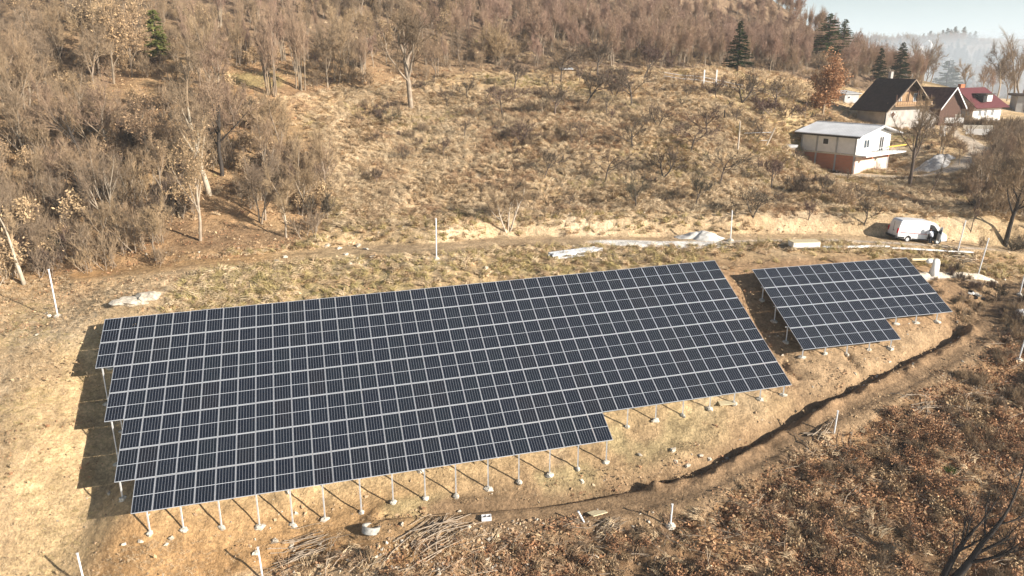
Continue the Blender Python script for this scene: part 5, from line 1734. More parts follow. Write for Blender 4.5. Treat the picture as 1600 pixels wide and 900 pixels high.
# balcony: floor, posts, rails, boards one by one
b = MB(); b.box((GW / 2 + .3, -.75, 4.55), (GW - .2, 1.3, .16)); bb = b.obj("balcony", M['wood_ochre'], bh)
for k in range(16):
    b = MB(); b.box((.55 + k * .58, -1.36, 4.98), (.42, .04, .62)); b.obj("board", M['wood_ochre'], bb)
b = MB(); b.box((GW / 2 + .3, -1.37, 5.38), (GW - .2, .08, .08)); b.obj("handrail", M['wood_brown'], bb)
for xx in (.5, 3.4, 5.6, 9.0):
    b = MB(); b.box((xx, -1.3, 5.9), (.14, .14, 2.6 if 1 < xx < 8 else 1.2)); b.obj("post", M['wood_brown'], bb)
win(bh, "window", (2.7, -.0, 6.05), 1.0, 1.6, 1, -1)
win(bh, "window", (6.6, -.0, 5.95), 1.0, 1.5, 1, -1)
win(bh, "window", (1.6, -.0, 3.0), 1.0, .9, 1, -1, glass='dark')
b = MB(); b.box((1.6, -.05, 3.0), (.75, .08, .75), Matrix.Rotation(.78, 4, 'Y')); b.obj("round_ornament", M['wood_brown'], bh)
b = MB(); b.box((-.05, .0, 2.0), (.14, .14, 4.6)); b.obj("downpipe", M['dark'], bh)
b = MB()
b.prism([(GW, -1.0), (GW + 5.2, -1.6), (GW + 5.2, 2.2), (GW, 4.6)], 1, 1.0, 5.0); an = b.obj("annex", M['plaster_cream'], bh)
b = MB()
b.prism([(GW - .02, 4.62), (GW + 5.8, 1.95), (GW + 5.8, 2.1), (GW - .02, 4.8)], 1, .6, 5.4); b.obj("annex_roof", M['roof_dark'], bh)
b = MB(); b.box((6.5, 6.0, 9.6), (.6, .6, 1.6)); b.obj("chimney", M['plaster_cream'], bh)

# -- barn with maroon roof behind it
bn = house_root('barn', 83.5, 147.5, gz(85, 149) - .2, 24, 'small dark barn with maroon roof and white verge boards behind the timber house', 'barn')
b = MB(); b.box((3, 4, 1.5), (6, 8, 4.6)); b.obj("wall", M['wood_brown'], bn)
b = MB(); b.prism([(0, 3.8), (6, 3.8), (3, 7.0)], 1, .05, 7.9); b.obj("gable", M['wood_brown'], bn)
for (x0, z0, x1, z1) in ((-.7, 3.1, 3, 7.15), (3, 7.15, 6.7, 3.1)):
    b = MB(); L = math.hypot(x1 - x0, z1 - z0); nx, nz = -(z1 - z0) / L * .14, (x1 - x0) / L * .14
    b.add([(x0, -.6, z0), (x1, -.6, z1), (x1, 8.6, z1), (x0, 8.6, z0), (x0 + nx, -.6, z0 + nz), (x1 + nx, -.6, z1 + nz), (x1 + nx, 8.6, z1 + nz), (x0 + nx, 8.6, z0 + nz)],
          [(0, 3, 2, 1), (4, 5, 6, 7), (0, 1, 5, 4), (1, 2, 6, 5), (2, 3, 7, 6), (3, 0, 4, 7)])
    r_ = b.obj("roof", M['roof_maroon'], bn)
    b = MB()
    b.add([(x0, -.64, z0 - .1), (x1, -.64, z1 - .1), (x1, -.64, z1 + .22), (x0, -.64, z0 + .22), (x0, -.72, z0 - .1), (x1, -.72, z1 - .1), (x1, -.72, z1 + .22), (x0, -.72, z0 + .22)],
          [(0, 3, 2, 1), (4, 5, 6, 7), (0, 1, 5, 4), (1, 2, 6, 5), (2, 3, 7, 6), (3, 0, 4, 7)])
    b.obj("verge_board", M['white_paint'], r_)

# -- the red-roofed house
rh = house_root('red_roofed_house', 100.0, 164.0, gz(103, 168) - .3, 30, 'house with bright red tile roof, dark boarded gable and white dormer')
# local x: away to the right along the gable (faces camera-left = -y side rotated); ridge along x
b = MB(); b.box((6.0, 4.2, 1.6), (11.0, 8.0, 4.4)); b.obj("wall", M['plaster'], rh)
b = MB(); b.prism([(.2, -.6), (8.2, -.6), (8.2, 3.6), (4.2, 6.6), (.2, 3.6)], 0, .30, .52); b.obj("gable_wall", M['plaster_grey'], rh)
b = MB(); b.prism([(4.6, 1.2), (8.25, 1.2), (8.25, 3.6), (4.6, 6.2)], 0, .16, .30); b.obj("boarding", M['wood_brown'], rh)
for (y0_, z0, y1_, z1) in ((-1.0, 2.75, 4.2, 6.85), (4.2, 6.85, 9.4, 2.75)):
    b = MB(); L = math.hypot(y1_ - y0_, z1 - z0); ny, nz = -(z1 - z0) / L * .16, (y1_ - y0_) / L * .16
    V_ = [(-.7, y0_, z0), (12.3, y0_, z0), (10.6, y1_, z1), (-.7, y1_, z1)] if y0_ < 0 else [(-.7, y0_, z0), (10.6, y0_, z0), (12.3, y1_, z1), (-.7, y1_, z1)]
    V_ = V_ + [(p, q + ny, r + nz) for p, q, r in V_]
    b.add(V_, [(0, 3, 2, 1), (4, 5, 6, 7), (0, 1, 5, 4), (1, 2, 6, 5), (2, 3, 7, 6), (3, 0, 4, 7)])
    r_ = b.obj("roof", M['roof_red'], rh)
b = MB(); b.add([(12.32, -1.0, 2.8), (12.32, 9.4, 2.8), (10.6, 4.2, 6.95)], [(0, 1, 2)]); b.add([(12.1, -1.0, 2.7), (12.1, 9.4, 2.7), (10.5, 4.2, 6.8)], [(0, 2, 1)]); b.obj("hip", M['roof_red'], rh)
b = MB(); b.box((2.0, 4.6, 7.2), (1.6, .7, 1.1)); b.obj("chimney", M['rust'], r_)
b = MB(); b.box((5.6, 1.2, 4.9), (2.0, 2.4, 1.5)); dm = b.obj("dormer", M['plaster'], rh)
b = MB(); b.box((4.9, 1.0, 5.75), (4.2, 3.0, .16)); b.obj("dormer_roof", M['roof_dark'], dm)
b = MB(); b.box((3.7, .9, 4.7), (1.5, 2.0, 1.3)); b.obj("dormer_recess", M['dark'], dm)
for xx in (3.0, 5.2, 8.0):
    win(rh, "window", (xx, .2, 1.7), 1.1, 1.3, 1, -1)

# -- small shed, carport, walls and fences near the houses
sx, sy = SHED
sh_ = house_root('shed', sx, sy + 2, gz(sx, sy + 2), 30, 'low pale shed between the copper-leaved tree and the brown roof', 'shed')
b = MB(); b.box((2.2, 1.5, .7), (4.4, 3.0, 1.8)); b.obj("wall", M['plaster_grey'], sh_)
b = MB(); b.add([(-.3, -.4, 1.62), (4.8, -.4, 1.62), (4.8, 3.4, 2.15), (-.3, 3.4, 2.15), (-.3, -.4, 1.74), (4.8, -.4, 1.74), (4.8, 3.4, 2.27), (-.3, 3.4, 2.27)], [(0, 3, 2, 1), (4, 5, 6, 7), (0, 1, 5, 4), (1, 2, 6, 5), (2, 3, 7, 6), (3, 0, 4, 7)]); b.obj("roof", M['plaster_grey'], sh_)
win(sh_, "window", (1.2, 0, 1.0), .8, .6, 1, -1, glass='dark', panes=1)
cx, cy = CAB
cb = house_root('dark_outbuilding', cx - 6, cy - 10, gz(cx - 6, cy - 10) - .2, -20, 'dark flat-roofed outbuilding behind the red-roofed house', 'outbuilding')
b = MB(); b.box((5, 3, 1.8), (10, 6, 4.0)); b.obj("wall", M['plaster_grey'], cb)
b = MB(); b.box((5, 3, 4.0), (11.2, 7.2, .5)); b.obj("roof", M['roof_dark'], cb)
b = MB(); b.box((3, -.03, 1.5), (2.6, .08, 2.6)); b.obj("door", M['dark'], cb)
def wall_run(name, x, y, ang, L, h, label, n=1, gap=0):
    r = empty(name, (x, y, gz(x, y) - .15), math.radians(ang), label, 'wall')
    for k in range(n):
        b = MB(); b.box((L / 2, k * gap, h / 2 + k * .55), (L, .35, h)); b.obj("wall_course", M['plaster'] if k % 2 == 0 else M['concrete'], r)
    return r
wall_run('terrace_wall', WALL_A[0] - 7, WALL_A[1] - 5, -8, 8, 1.0, 'white stepped terrace walls between the timber house and the red-roofed house', 4, 1.5)
wall_run('garden_wall', WALL_B[0] - 2.5, WALL_B[1] - 8, -14, 5, 1.1, 'short pale garden wall below the terrace walls', 2, 2.0)
wall_run('gate_pier', WALL_C[0] - 1.5, WALL_C[1] - .5, 0, .9, 1.9, 'white gate pier where the dirt path leaves the yard', 1)

# -- white farm houses far across the valley
for i, (x, y, h) in enumerate(FARHOUSES):
    h *= .75
    fh = house_root('farmhouse', x, y, gz(x, y), 20 + 30 * i, ('smaller white farmhouse far across the hazy valley', 'larger white farmhouse far across the hazy valley')[i])
    b = MB(); b.box((0, 0, h * .28), (h * .9, h * .8, h * .66)); b.obj("wall", M['plaster'], fh)
    b = MB(); b.prism([(-h * .46, h * .58), (h * .46, h * .58), (0, h * 1.0)], 0, -h * .55, h * .55); b.obj("roof", M['plaster' if i else 'roof_maroon'], fh)

# ---------------------------------------------------------------- poles, posts, fence
def pole_meshes(h):
    b = MB()
    w = .10
    b.tube([(0, 0, -.2), (0, 0, h)], .055, k=8)
    b.box((0, 0, h + .01), (.13, .13, .02))
    return b.mesh("shaft", M['white_paint'], False)
for i, (x, y, h, lab) in enumerate(POLES):
    lean = (0.0, .02, -.03, .07, .09, .02, .02, -.03, -.02, .03, .08, -.45)[i]
    r = empty('metal_pole', (x, y, gz(x, y)), 0, lab, 'pole', 'white metal poles round the site')
    r.rotation_euler = (.01, lean, 0)
    link(bpy.data.objects.new("shaft", pole_meshes(h)), r)
    if i not in (5, 7, 8, 11):
        b = MB()
        b.add(*lump((0, 0, .04), (.32, .30, .24), 400 + i, jit=.3))
        b.obj("footing", M['concrete'], r)
        if i in (0, 1):
            b = MB()
            b.add(*lump((-.75, .1, .05), (.2, .17, .14), 420 + i, jit=.35))
            b.obj("concrete_lump", M['concrete'], r)
for i, (x, y, h, lab) in enumerate(FENCE_POSTS):
    z = gz(x, y)
    b = MB()
    if i < 2:
        b.box((0, 0, h / 2 - .1), (.2, .2, h + .2)); m_ = M['white_paint']
    else:
        b.tube([(0, 0, -.2), (.03, 0, h * .5), (0, .02, h)], [.11, .10, .07], k=6); m_ = M['bark_white'] if i < 4 else M['bark_dark']
    o = b.obj(('fence_post', 'fence_post', 'wooden_pole', 'leaning_post', 'wooden_stake')[i], m_)
    o.location = (x, y, z)
    if i == 3: o.rotation_euler = (0, .38, 0)
    tag(o, lab, 'post')
# the wire-and-rail fence along the orchard top
fx0, fy0 = FENCE_POSTS[0][0] - 6.5, FENCE_POSTS[0][1] + .5
fx1, fy1 = FENCE_POSTS[1][0] + 4.5, FENCE_POSTS[1][1] - .2
fr = empty('rail_fence', (fx0, fy0, gz(fx0, fy0)), 0, 'low fence of thin white rails along the top of the orchard', 'fence')
N_ = 8
pts = [(fx0 + (fx1 - fx0) * t / N_, fy0 + (fy1 - fy0) * t / N_) for t in range(N_ + 1)]
for k, (x, y) in enumerate(pts):
    b = MB(); b.box((0, 0, .6), (.08, .08, 1.4)); o = b.obj("post", M['wood_grey'], fr)
    o.location = Vector((x, y, gz(x, y))) - fr.location
for hgt in (.6, 1.15):
    b = MB(); b.tube([(x - fr.location.x, y - fr.location.y, gz(x, y) - fr.location.z + hgt) for x, y in pts], .035, k=4); b.obj("rail", M['white_paint'], fr)
# shaded yard rail
x0, y0 = FENCE_POSTS[3][:2]
yr = empty('yard_rail', (x0, y0, gz(x0, y0)), 0, 'thin white rail fixed to the leaning post by the shaded yard', 'rail')
b = MB(); b.tube([(-3.2, .3, .55), (.1, 0, .7)], .04, k=5); b.obj("rail", M['white_paint'], yr)
b = MB(); b.tube([(-3.0, .3, 1.6), (.5, 0, 1.75)], .035, k=5); b.obj("rail", M['white_paint'], yr)

# ---------------------------------------------------------------- building materials along the road
def bundle(name, P0, P1, n, w, h, layers, mat_, label, cat, seed=0, dz=.05, part="rail"):
    (x0, y0), (x1, y1) = P0, P1
    L = math.hypot(x1 - x0, y1 - y0)
    a = math.atan2(y1 - y0, x1 - x0)
    xm, ym = (x0 + x1) / 2, (y0 + y1) / 2
    z0, z1 = gz(x0, y0), gz(x1, y1)
    r = empty(name, (xm, ym, max((z0 + z1) / 2, gz(xm, ym)) + dz), 0, label, cat)
    r.rotation_euler = (0, -math.atan2(z1 - z0, L), a)
    rng = random.Random(seed)
    for l_ in range(layers):
        for k in range(n):
            b = MB()
            b.box((0, 0, 0), (L * rng.uniform(.92, 1.0), w, h))
            o = b.obj(part, M[mat_], r)
            o.location = (rng.uniform(-.1, .1) * L * .5, (k - (n - 1) / 2) * w * 1.25, h / 2 + l_ * (h + .01))
            o.rotation_euler = (0, 0, rng.uniform(-.012, .012))
    return r
M['rail_white'] = mat('pale_coated_steel', (.74, .77, .80), rough=.4, metal=.1)
bundle('rail_stack', RAILS_A0, RAILS_A1, 6, .16, .12, 2, 'rail_white', 'stack of pale blue-white steel rails lying at the road edge above the big array', 'rails', 1)
p0 = (RAILS_A0[0] + .1, RAILS_A0[1] - .75); p1 = (RAILS_A0[0] + 3.1, RAILS_A0[1] + .35)
bundle('steel_rail', p0, p1, 1, .14, .12, 1, 'rail_white', 'single white rail lying just below the pale rail stack', 'rail', 2)
bundle('beam_row', RAILS_B0, RAILS_B1, 3, .18, .10, 1, 'white_paint', 'row of long white beams on the road edge left of the van', 'beams', 3, part="beam")
bundle('beam_row', RAILS_C0, RAILS_C1, 2, .20, .10, 1, 'white_paint', 'row of long white beams on the road edge in front of the van', 'beams', 4, part="beam")
bundle('steel_rail', (BEAM0[0] - .3, BEAM0[1]), (BEAM1[0], BEAM1[1]), 1, .20, .18, 1, 'wood_pale', 'pale beam reaching from the small array corner to the white draped post', 'beam', 5, dz=.5)
# crate of panels
x, y = CRATE
cr = empty('crate', (x, y, gz(x, y)), .12, 'long low pale wooden crate on the road edge above the small array', 'crate')
b = MB(); b.box((0, 0, .17), (2.7, 1.15, .10)); b.obj("pallet", M['wood_grey'], cr)
b = MB(); b.box((0, 0, .46), (2.7, 1.15, .46)); b.obj("side_panel", M['white_plastic'], cr)
for k in range(6):
    b = MB(); b.box((-1.14 + k * .456, 0, .72), (.43, 1.2, .05)); b.obj("lid_board", M['wood_pale'], cr)
# gravel and lime
def mound(name, x, y, rx, ry, h, mat_, label, cat, seed, kind=None, rz=0.0, n=26, k=40):
    V, F = [], []
    for i in range(n + 1):
        q = i / n
        for j in range(k):
            a = 2 * PI * j / k
            wob = 1 + .22 * math.sin(a * 2 + seed) + .14 * math.sin(a * 3 + seed * 2) + .05 * math.sin(a * 7 + seed)
            px, py = rx * q * math.cos(a) * wob, ry * q * math.sin(a) * wob
            c_, s_ = math.cos(rz), math.sin(rz)
            px, py = px * c_ - py * s_, px * s_ + py * c_
            V.append((px, py, q))
    V = np.array(V)
    g = terrain(V[:, 0] + x, V[:, 1] + y)
    q = V[:, 2]
    prof = np.where(q < .9, (1 - q / .9) ** .9, 0) * h
    nz_ = (fbm(V[:, 0] + x, V[:, 1] + y, .7, seed, 3)) * h * .22 * np.clip((1 - q) * 3, 0, 1)
    z0 = gz(x, y)
    V[:, 2] = g - z0 + prof + nz_ + .02 - .10 * (q > .93)
    for i in range(n):
        for j in range(k):
            a, b_ = i * k + j, i * k + (j + 1) % k
            F.append((a, a + k, b_ + k, b_))
    mb = MB(); mb.add(V, F)
    o = mb.obj(name, M[mat_], smooth=True)
    o.location = (x, y, z0)
    return tag(o, label, cat, kind=kind)
mound('gravel_pile', GRAVEL_PILE[0], GRAVEL_PILE[1] + .9, 2.4, 1.35, .85, 'lime', 'tall white gravel pile on the road behind the metal pole', 'gravel pile', 3)
mound('lime_spill', LIME[0] + .2, LIME[1] - .1, 3.8, .75, .30, 'lime', 'long flat spill of white lime and gravel along the road edge', 'lime spill', 5, rz=.10)
mound('lime_spill', LIME_LEFT[0] - .6, LIME_LEFT[1] + .2, 2.4, .6, .16, 'lime', 'thin pale lime spill left of the long white one', 'lime spill', 8, rz=.1)
mound('gravel_heap', HOUSE_GRAVEL[0], HOUSE_GRAVEL[1] + 1, 3.6, 2.4, 1.6, 'gravel', 'grey gravel heap in the yard right of the white house', 'gravel pile', 6)
mound('ledge_bank', (LEDGE0[0] + LEDGE1[0]) / 2, (LEDGE0[1] + LEDGE1[1]) / 2, 3.4, .55, .3, 'stone', 'pale strip of lime-covered earth right of the small array, left part', 'earth bank', 9, rz=.48)
mound('ledge_bank', (LEDGE1[0] + LEDGE2[0]) / 2, (LEDGE1[1] + LEDGE2[1]) / 2, 2.8, .6, .35, 'stone', 'pale strip of lime-covered earth right of the small array, wider right end', 'earth bank', 10, rz=.2)
# white sheet draped over a post
x, y = SACK
sk = empty('draped_post', (x, y, gz(x, y)), 0, 'white sheet draped over a short post at the end of the pale beam', 'draped post')
b = MB(); b.box((0, 0, .8), (.09, .09, 1.6)); b.obj("post", M['steel'], sk)
rng = np.random.default_rng(4)
V, F = [], []
for i, (zz, rr) in enumerate(((.12, .42), (.45, .40), (.9, .36), (1.3, .33), (1.62, .28), (1.72, .05))):
    for j in range(12):
        a = 2 * PI * j / 12
        q = rr * (1 + .18 * math.sin(3 * a + i) + .1 * (rng.random() - .5))
        V.append((q * math.cos(a), q * .7 * math.sin(a), zz))
for i in range(5):
    for j in range(12):
        F.append((i * 12 + j, i * 12 + (j + 1) % 12, (i + 1) * 12 + (j + 1) % 12, (i + 1) * 12 + j))
b = MB(); b.add(V, F); b.obj("sheet", M['white_plastic'], sk, smooth=True)
b = MB(); b.add(*lump((-.55, .05, 1.45), (.36, .22, .24), 31, jit=.2)); b.obj("bag", M['white_plastic'], sk, smooth=True)
# ladder on the ground below the ledge
def along(P0, P1): return math.atan2(P1[1] - P0[1], P1[0] - P0[0]), math.hypot(P1[0] - P0[0], P1[1] - P0[1])
a, L = along(LADDER0, LADDER1)
ld = empty('ladder', (LADDER0[0], LADDER0[1], gz(*LADDER0) + .12), 0, 'wooden ladder lying on the bare slope below the pale strip', 'ladder')
ld.rotation_euler = (0, -math.atan2(gz(*LADDER1) - gz(*LADDER0), L), a)
for yy in (-.22, .22):
    b = MB(); b.box((L / 2, yy, .04), (L, .06, .08)); b.obj("side_rail", M['wood_grey'], ld)
for k in range(7):
    b = MB(); b.box((.3 + k * (L - .6) / 6, 0, .05), (.05, .42, .04)); b.obj("rung", M['wood_grey'], ld)
heap('rubbish_heap', *RUBBISH, 12, .75, ['white_plastic', 'dark', 'rubber', 'stone'], 'small heap of black and white rubbish on the slope right of the small array', 'rubbish', 9, (.35, .25, .16))

def sticks(name, x, y, n, L, r, ang, spread, label, cat, seed, mats_=('wood_grey',), w=.9):
    rng = np.random.default_rng(seed)
    root = empty(name, (x, y, gz(x, y)), 0, label, cat)
    for i in range(n):
        a = ang + rng.normal() * spread
        l_ = L * rng.uniform(.5, 1.1)
        cx_, cy_ = rng.normal() * w * .55, rng.normal() * w * .45
        t = np.linspace(-.5, .5, 5)
        px = cx_ + t * l_ * math.cos(a) + rng.normal(size=5) * .03
        py = cy_ + t * l_ * math.sin(a) + rng.normal(size=5) * .05
        pz = terrain(px + x, py + y) - root.location.z + .06 + rng.random() * .32 * np.exp(-(np.hypot(px, py) / (w * 1.4)) ** 2) + np.abs(rng.normal(size=5)) * .02
        b = MB(); b.tube(np.stack([px, py, pz], 1), r * rng.uniform(.6, 1.2) * np.array([1, .95, .85, .7, .4]), k=5)
        b.obj("stick", M[mats_[i % len(mats_)]], root)
    return root
sticks('stick_pile', *STICKS_A, 34, 3.1, .035, .62, .32, 'fan-shaped pile of long pale sticks right of the concrete ring', 'sticks', 1, w=1.5)
sticks('stick_pile', *STICKS_B, 26, 3.0, .032, .30, .14, 'long thin bundle of grey brushwood left of the concrete ring', 'sticks', 2, w=1.1)
sticks('stick_pile', *STICKS_C, 20, 1.6, .028, .2, .35, 'small pile of pale sticks just under the pale board', 'sticks', 3, w=.8)
sticks('branch_pile', *BRANCHES, 26, 2.4, .05, .1, .5, 'pile of grey-green branches below the white beams at the van', 'branches', 4, mats_=('wood_grey', 'bark_orchard', 'twig_orchard'), w=1.5)
sticks('dead_branches', *CROSS, 14, 2.6, .045, 1.0, .8, 'tangle of bleached dead branches by the pole in the brushwood', 'branches', 6, w=1.2)
sticks('dead_branches', *DEADBR, 10, 2.8, .045, .35, .4, 'bleached fallen branches in the brown scrub at the right', 'branches', 7, w=1.3)
# concrete ring
x, y = RING
b = MB()
ro, ri, hh_ = .56, .44, .42
k = 36
V = []
for (rr, zz) in ((ro, 0), (ro, hh_), (ri, hh_), (ri, 0)):
    for j in range(k): V.append((rr * math.cos(2 * PI * j / k), rr * math.sin(2 * PI * j / k), zz))
F = [((i % 4) * k + j, (i % 4) * k + (j + 1) % k, ((i + 1) % 4) * k + (j + 1) % k, ((i + 1) % 4) * k + j) for i in range(4) for j in range(k)]
b.add(V, F)
M['concrete_grey'] = mat('grey_concrete', (.40, .39, .36), var=.25, scale=6, bump=.4, bscale=20)
o = b.obj('concrete_ring', M['concrete_grey'])
o.location = (x, y, gz(x, y) - .05)
o.rotation_euler = (-.30, .12, 0)
tag(o, 'round grey concrete well ring lying below the posts of the big array', 'ring')
# white block, boards, plank
def slab(name, P, d, rot, mat_, label, cat, dz=0.0):
    b = MB(); b.box((0, 0, 0), d); o = b.obj(name, M[mat_]); o.location = (P[0], P[1], gz(*P) + d[2] / 2 + dz); o.rotation_euler = rot
    md = o.modifiers.new("edge", 'BEVEL'); md.width = min(d) * .12; md.segments = 2
    return tag(o, label, cat)
x, y = BLOCK
bk = empty('hollow_block', (x, y, gz(x, y) + .02), .12, 'white hollow building block lying beside the lower track', 'block')
for (c_, d_) in (((0, -.16, .13), (.62, .05, .26)), ((0, .16, .13), (.62, .05, .26)), ((-.285, 0, .13), (.05, .27, .26)), ((.285, 0, .13), (.05, .27, .26)), ((0, 0, .13), (.05, .27, .26))):
    b = MB(); b.box(c_, d_); b.obj("web", M['white_paint'], bk)
x, y = BOARD
bo = empty('board_stack', (x, y, gz(x, y) + .12), .55, 'pale yellow board lying askew beside the lower track', 'board')
bo.rotation_euler = (-.18, .1, .55)
for k_ in range(3):
    b = MB(); b.box((0, (k_ - 1) * .235, 0), (1.15, .22, .05)); b.obj("plank", M['wood_pale'], bo)
b = MB(); b.box((.35, .36, .05), (.3, .14, .05), Matrix.Rotation(.3, 4, 'Z')); b.obj("offcut", M['white_paint'], bo)
x, y = PLANK
pk_ = empty('plank_stack', (x, y, gz(x, y) + .08), .2, 'pale planks lying under the right end of the big array', 'planks')
for k_ in range(3):
    b = MB(); b.box((.05 * k_, (k_ - 1) * .22, .03), (1.3, .2, .05)); b.obj("plank", M['wood_pale'], pk_)
x, y = TIN
slab('tin_sheet', (x, y), (2.2, 1.0, .05), (.25, 0, .2), 'white_paint', 'scrap of white sheet metal under the trees at the wood edge', 'sheet', .5)
# stones
for i, (x, y, s) in enumerate(STONES):
    if s < .1: continue
    b = MB()
    b.add(*lump((0, 0, s * .03), (s * .60, s * .42, s * .34), 500 + i, k=6 + i % 3, rings=4 + i % 2, jit=.5))
    o = b.obj('stone', M['stone'])
    o.location = (x, y, gz(x, y)); o.rotation_euler = (0, 0, i * 1.3)
    where = ('at the left end of the dirt road by the woods' if i < 3 else 'where the woods meet the dirt road' if i < 11 else 'at the roadside bank near the middle metal pole' if i < 14 else 'among the rubble by the trench below the big array' if i < 21 else 'in the left meadow beside the metal pole' if i < 22
             else 'in the stony soil below the front posts of the big array' if i < 31 else 'by the pale strip and poles at the right')
    tag(o, 'pale rough stone lying ' + where, 'stone', 'pale stones ' + where)
for i, P_ in enumerate((ROCKSLAB, ROCKSLAB2)):
    b = MB()
    b.add(*lump((0, 0, -.05), ((1.5, .8, .30), (.9, .7, .45))[i], 540 + i, k=12, rings=6, jit=.3))
    o = b.obj('rock_outcrop', M['stone']); o.location = (P_[0], P_[1], gz(*P_)); o.rotation_euler = (.1, 0, .2)
    tag(o, ('long flat pale rock outcrop behind the left corner of the big array', 'taller pale rock at the right end of the flat outcrop')[i], 'rock')
x, y = WHITE_STONE_R
b = MB(); b.add(*lump((0, 0, .25), (.42, .4, .4), 560, jit=.2)); o = b.obj('white_boulder', M['plaster']); o.location = (x, y, gz(x, y)); tag(o, 'bright white boulder at the right edge below the metal pole', 'boulder')
# green moss cushion
x, y = MOSS
M['moss'] = twig_mat('moss', [(.12, .19, .03), (.18, .26, .05)], scale=2, rnd=.4)
mo = [tuft(600, 500, .28, .42, .012, M['moss'], .2)]
o = link(bpy.data.objects.new('green_clump', mo[0])); o.location = (x, y, gz(x, y)); tag(o, 'small bright green clump of plants among brown scrub at the right', 'plant')

# ---------------------------------------------------------------- white van with an open door
vx, vy = VAN
d_ = Vector((VAN2[0] - VAN[0], VAN2[1] - VAN[1], 0)).normalized()
VA_ = math.atan2(.06, 1.0)
van = empty('van', (vx + .1, vy + 1.0, 0), 0, 'white panel van parked on the dirt road with its front door open', 'van')
hx, hy = math.cos(VA_), math.sin(VA_)
zf, zr = gz(van.location.x + 1.7 * hx, van.location.y + 1.7 * hy), gz(van.location.x - 1.7 * hx, van.location.y - 1.7 * hy)
van.location.z = (zf + zr) / 2 - .02
van.rotation_euler = (0, -math.atan2(zf - zr, 3.4), VA_)
M['van_white'] = mat('van_paint', (.80, .80, .80), rough=.28, spec=.5, var=.03)
M['van_trim'] = mat('black_trim', (.03, .03, .034), rough=.6)
M['tail_red'] = mat('tail_lamp_red', (.55, .02, .03), rough=.25)
M['stripe_red'] = mat('red_stripe', (.55, .10, .12), rough=.4)
M['teal'] = mat('teal_door_lining', (.10, .30, .27), rough=.5)
VL, VW, VH = 5.5, 1.98, 2.35
# body: side outline (x forward, z up) lofted across with a narrower roof
out_ = [(-2.72, .42), (-2.78, .95), (-2.70, 1.7), (-2.58, 2.2), (-2.40, 2.33), (-1.0, 2.42), (.6, 2.40), (1.2, 2.28), (1.62, 2.0), (2.02, 1.52), (2.30, 1.28), (2.66, 1.12), (2.80, .85), (2.82, .45),
        (2.2, .36), (2.12, .62), (1.85, .78), (1.58, .62), (1.50, .36), (-1.18, .36), (-1.26, .62), (-1.53, .78), (-1.80, .62), (-1.88, .36)]
b = MB()
sec = [(-1.0, .86, .90), (-.985, .97, .97), (-.93, 1, 1), (.93, 1, 1), (.985, .97, .97), (1.0, .86, .90)]
V = []
for (yy, fx, fz) in ((-1, 1, 1), (1, 1, 1)):
    pass
rings_ = []
for s_ in (-1, -.9, .9, 1):
    ring = []
    for (px, pz) in out_:
        inset = 0.0 if abs(s_) == 1 else 0
        half = VW / 2 * (1 - .13 * sm(np.array(pz), 1.25, 2.4))
        z_ = pz
        if abs(s_) == 1:
            z_ = pz - (.10 if pz > 2.1 else .04 if pz > 1.7 else 0)
            ring.append((px * .992, s_ * half, z_))
        else:
            ring.append((px, s_ * half, z_))
    rings_.append(ring)
n_ = len(out_)
V = [p for r_ in rings_ for p in r_]
F = []
for i in range(3):
    for j in range(n_):
        a_, b_ = i * n_ + j, i * n_ + (j + 1) % n_
        F.append((a_, a_ + n_, b_ + n_, b_))
F.append(tuple(range(n_)))
F.append(tuple(range(4 * n_ - 1, 3 * n_ - 1, -1)))
b.add(V, F)
body = b.obj("body", M['van_white'], van)
md = body.modifiers.new("edge", 'BEVEL'); md.width = .05; md.segments = 3; md.limit_method = 'ANGLE'; md.angle_limit = math.radians(25)
def on_side(side, pts, off, mat_, name, parent=van, th=.012):
    """thin panel following the leaning side wall"""
    V = []
    for o_ in (off, off + th):
        for (px, pz) in pts:
            half = VW / 2 * (1 - .13 * float(sm(np.array(pz), 1.25, 2.4)))
            V.append((px, side * (half + o_), pz))
    n = len(pts)
    F = [tuple(range(n)), tuple(range(2 * n - 1, n - 1, -1))] + [(i, i + n, (i + 1) % n + n, (i + 1) % n) for i in range(n)]
    mb = MB(); mb.add(V, F)
    return mb.obj(name, M[mat_], parent)
for sd in (-1, 1):
    on_side(sd, [(.62, 1.30), (1.62, 1.30), (1.46, 1.62), (1.08, 2.02), (.66, 2.10)], .004, 'glass' if sd > 0 else 'dark', "side_window")
    on_side(sd, [(-2.5, 1.02), (.5, 1.02), (.5, 1.07), (-2.5, 1.07)], .004, 'stripe_red', "stripe")
    on_side(sd, [(-2.7, .42), (-1.95, .42), (-1.95, .60), (-2.72, .60)], .004, 'van_trim', "sill_trim")
    on_side(sd, [(-1.1, .38), (1.45, .38), (1.45, .50), (-1.1, .50)], .004, 'van_trim', "sill_trim")
on_side(-1, [(.56, .52), (1.60, .52), (1.66, 1.28), (.60, 1.28)], .003, 'dark', "door_opening")
on_side(-1, [(-.9, .55), (-.88, .55), (-.88, 2.05), (-.9, 2.05)], .004, 'van_trim', "door_seam")
on_side(-1, [(.46, .55), (.48, .55), (.48, 2.05), (.46, 2.05)], .004, 'van_trim', "door_seam")
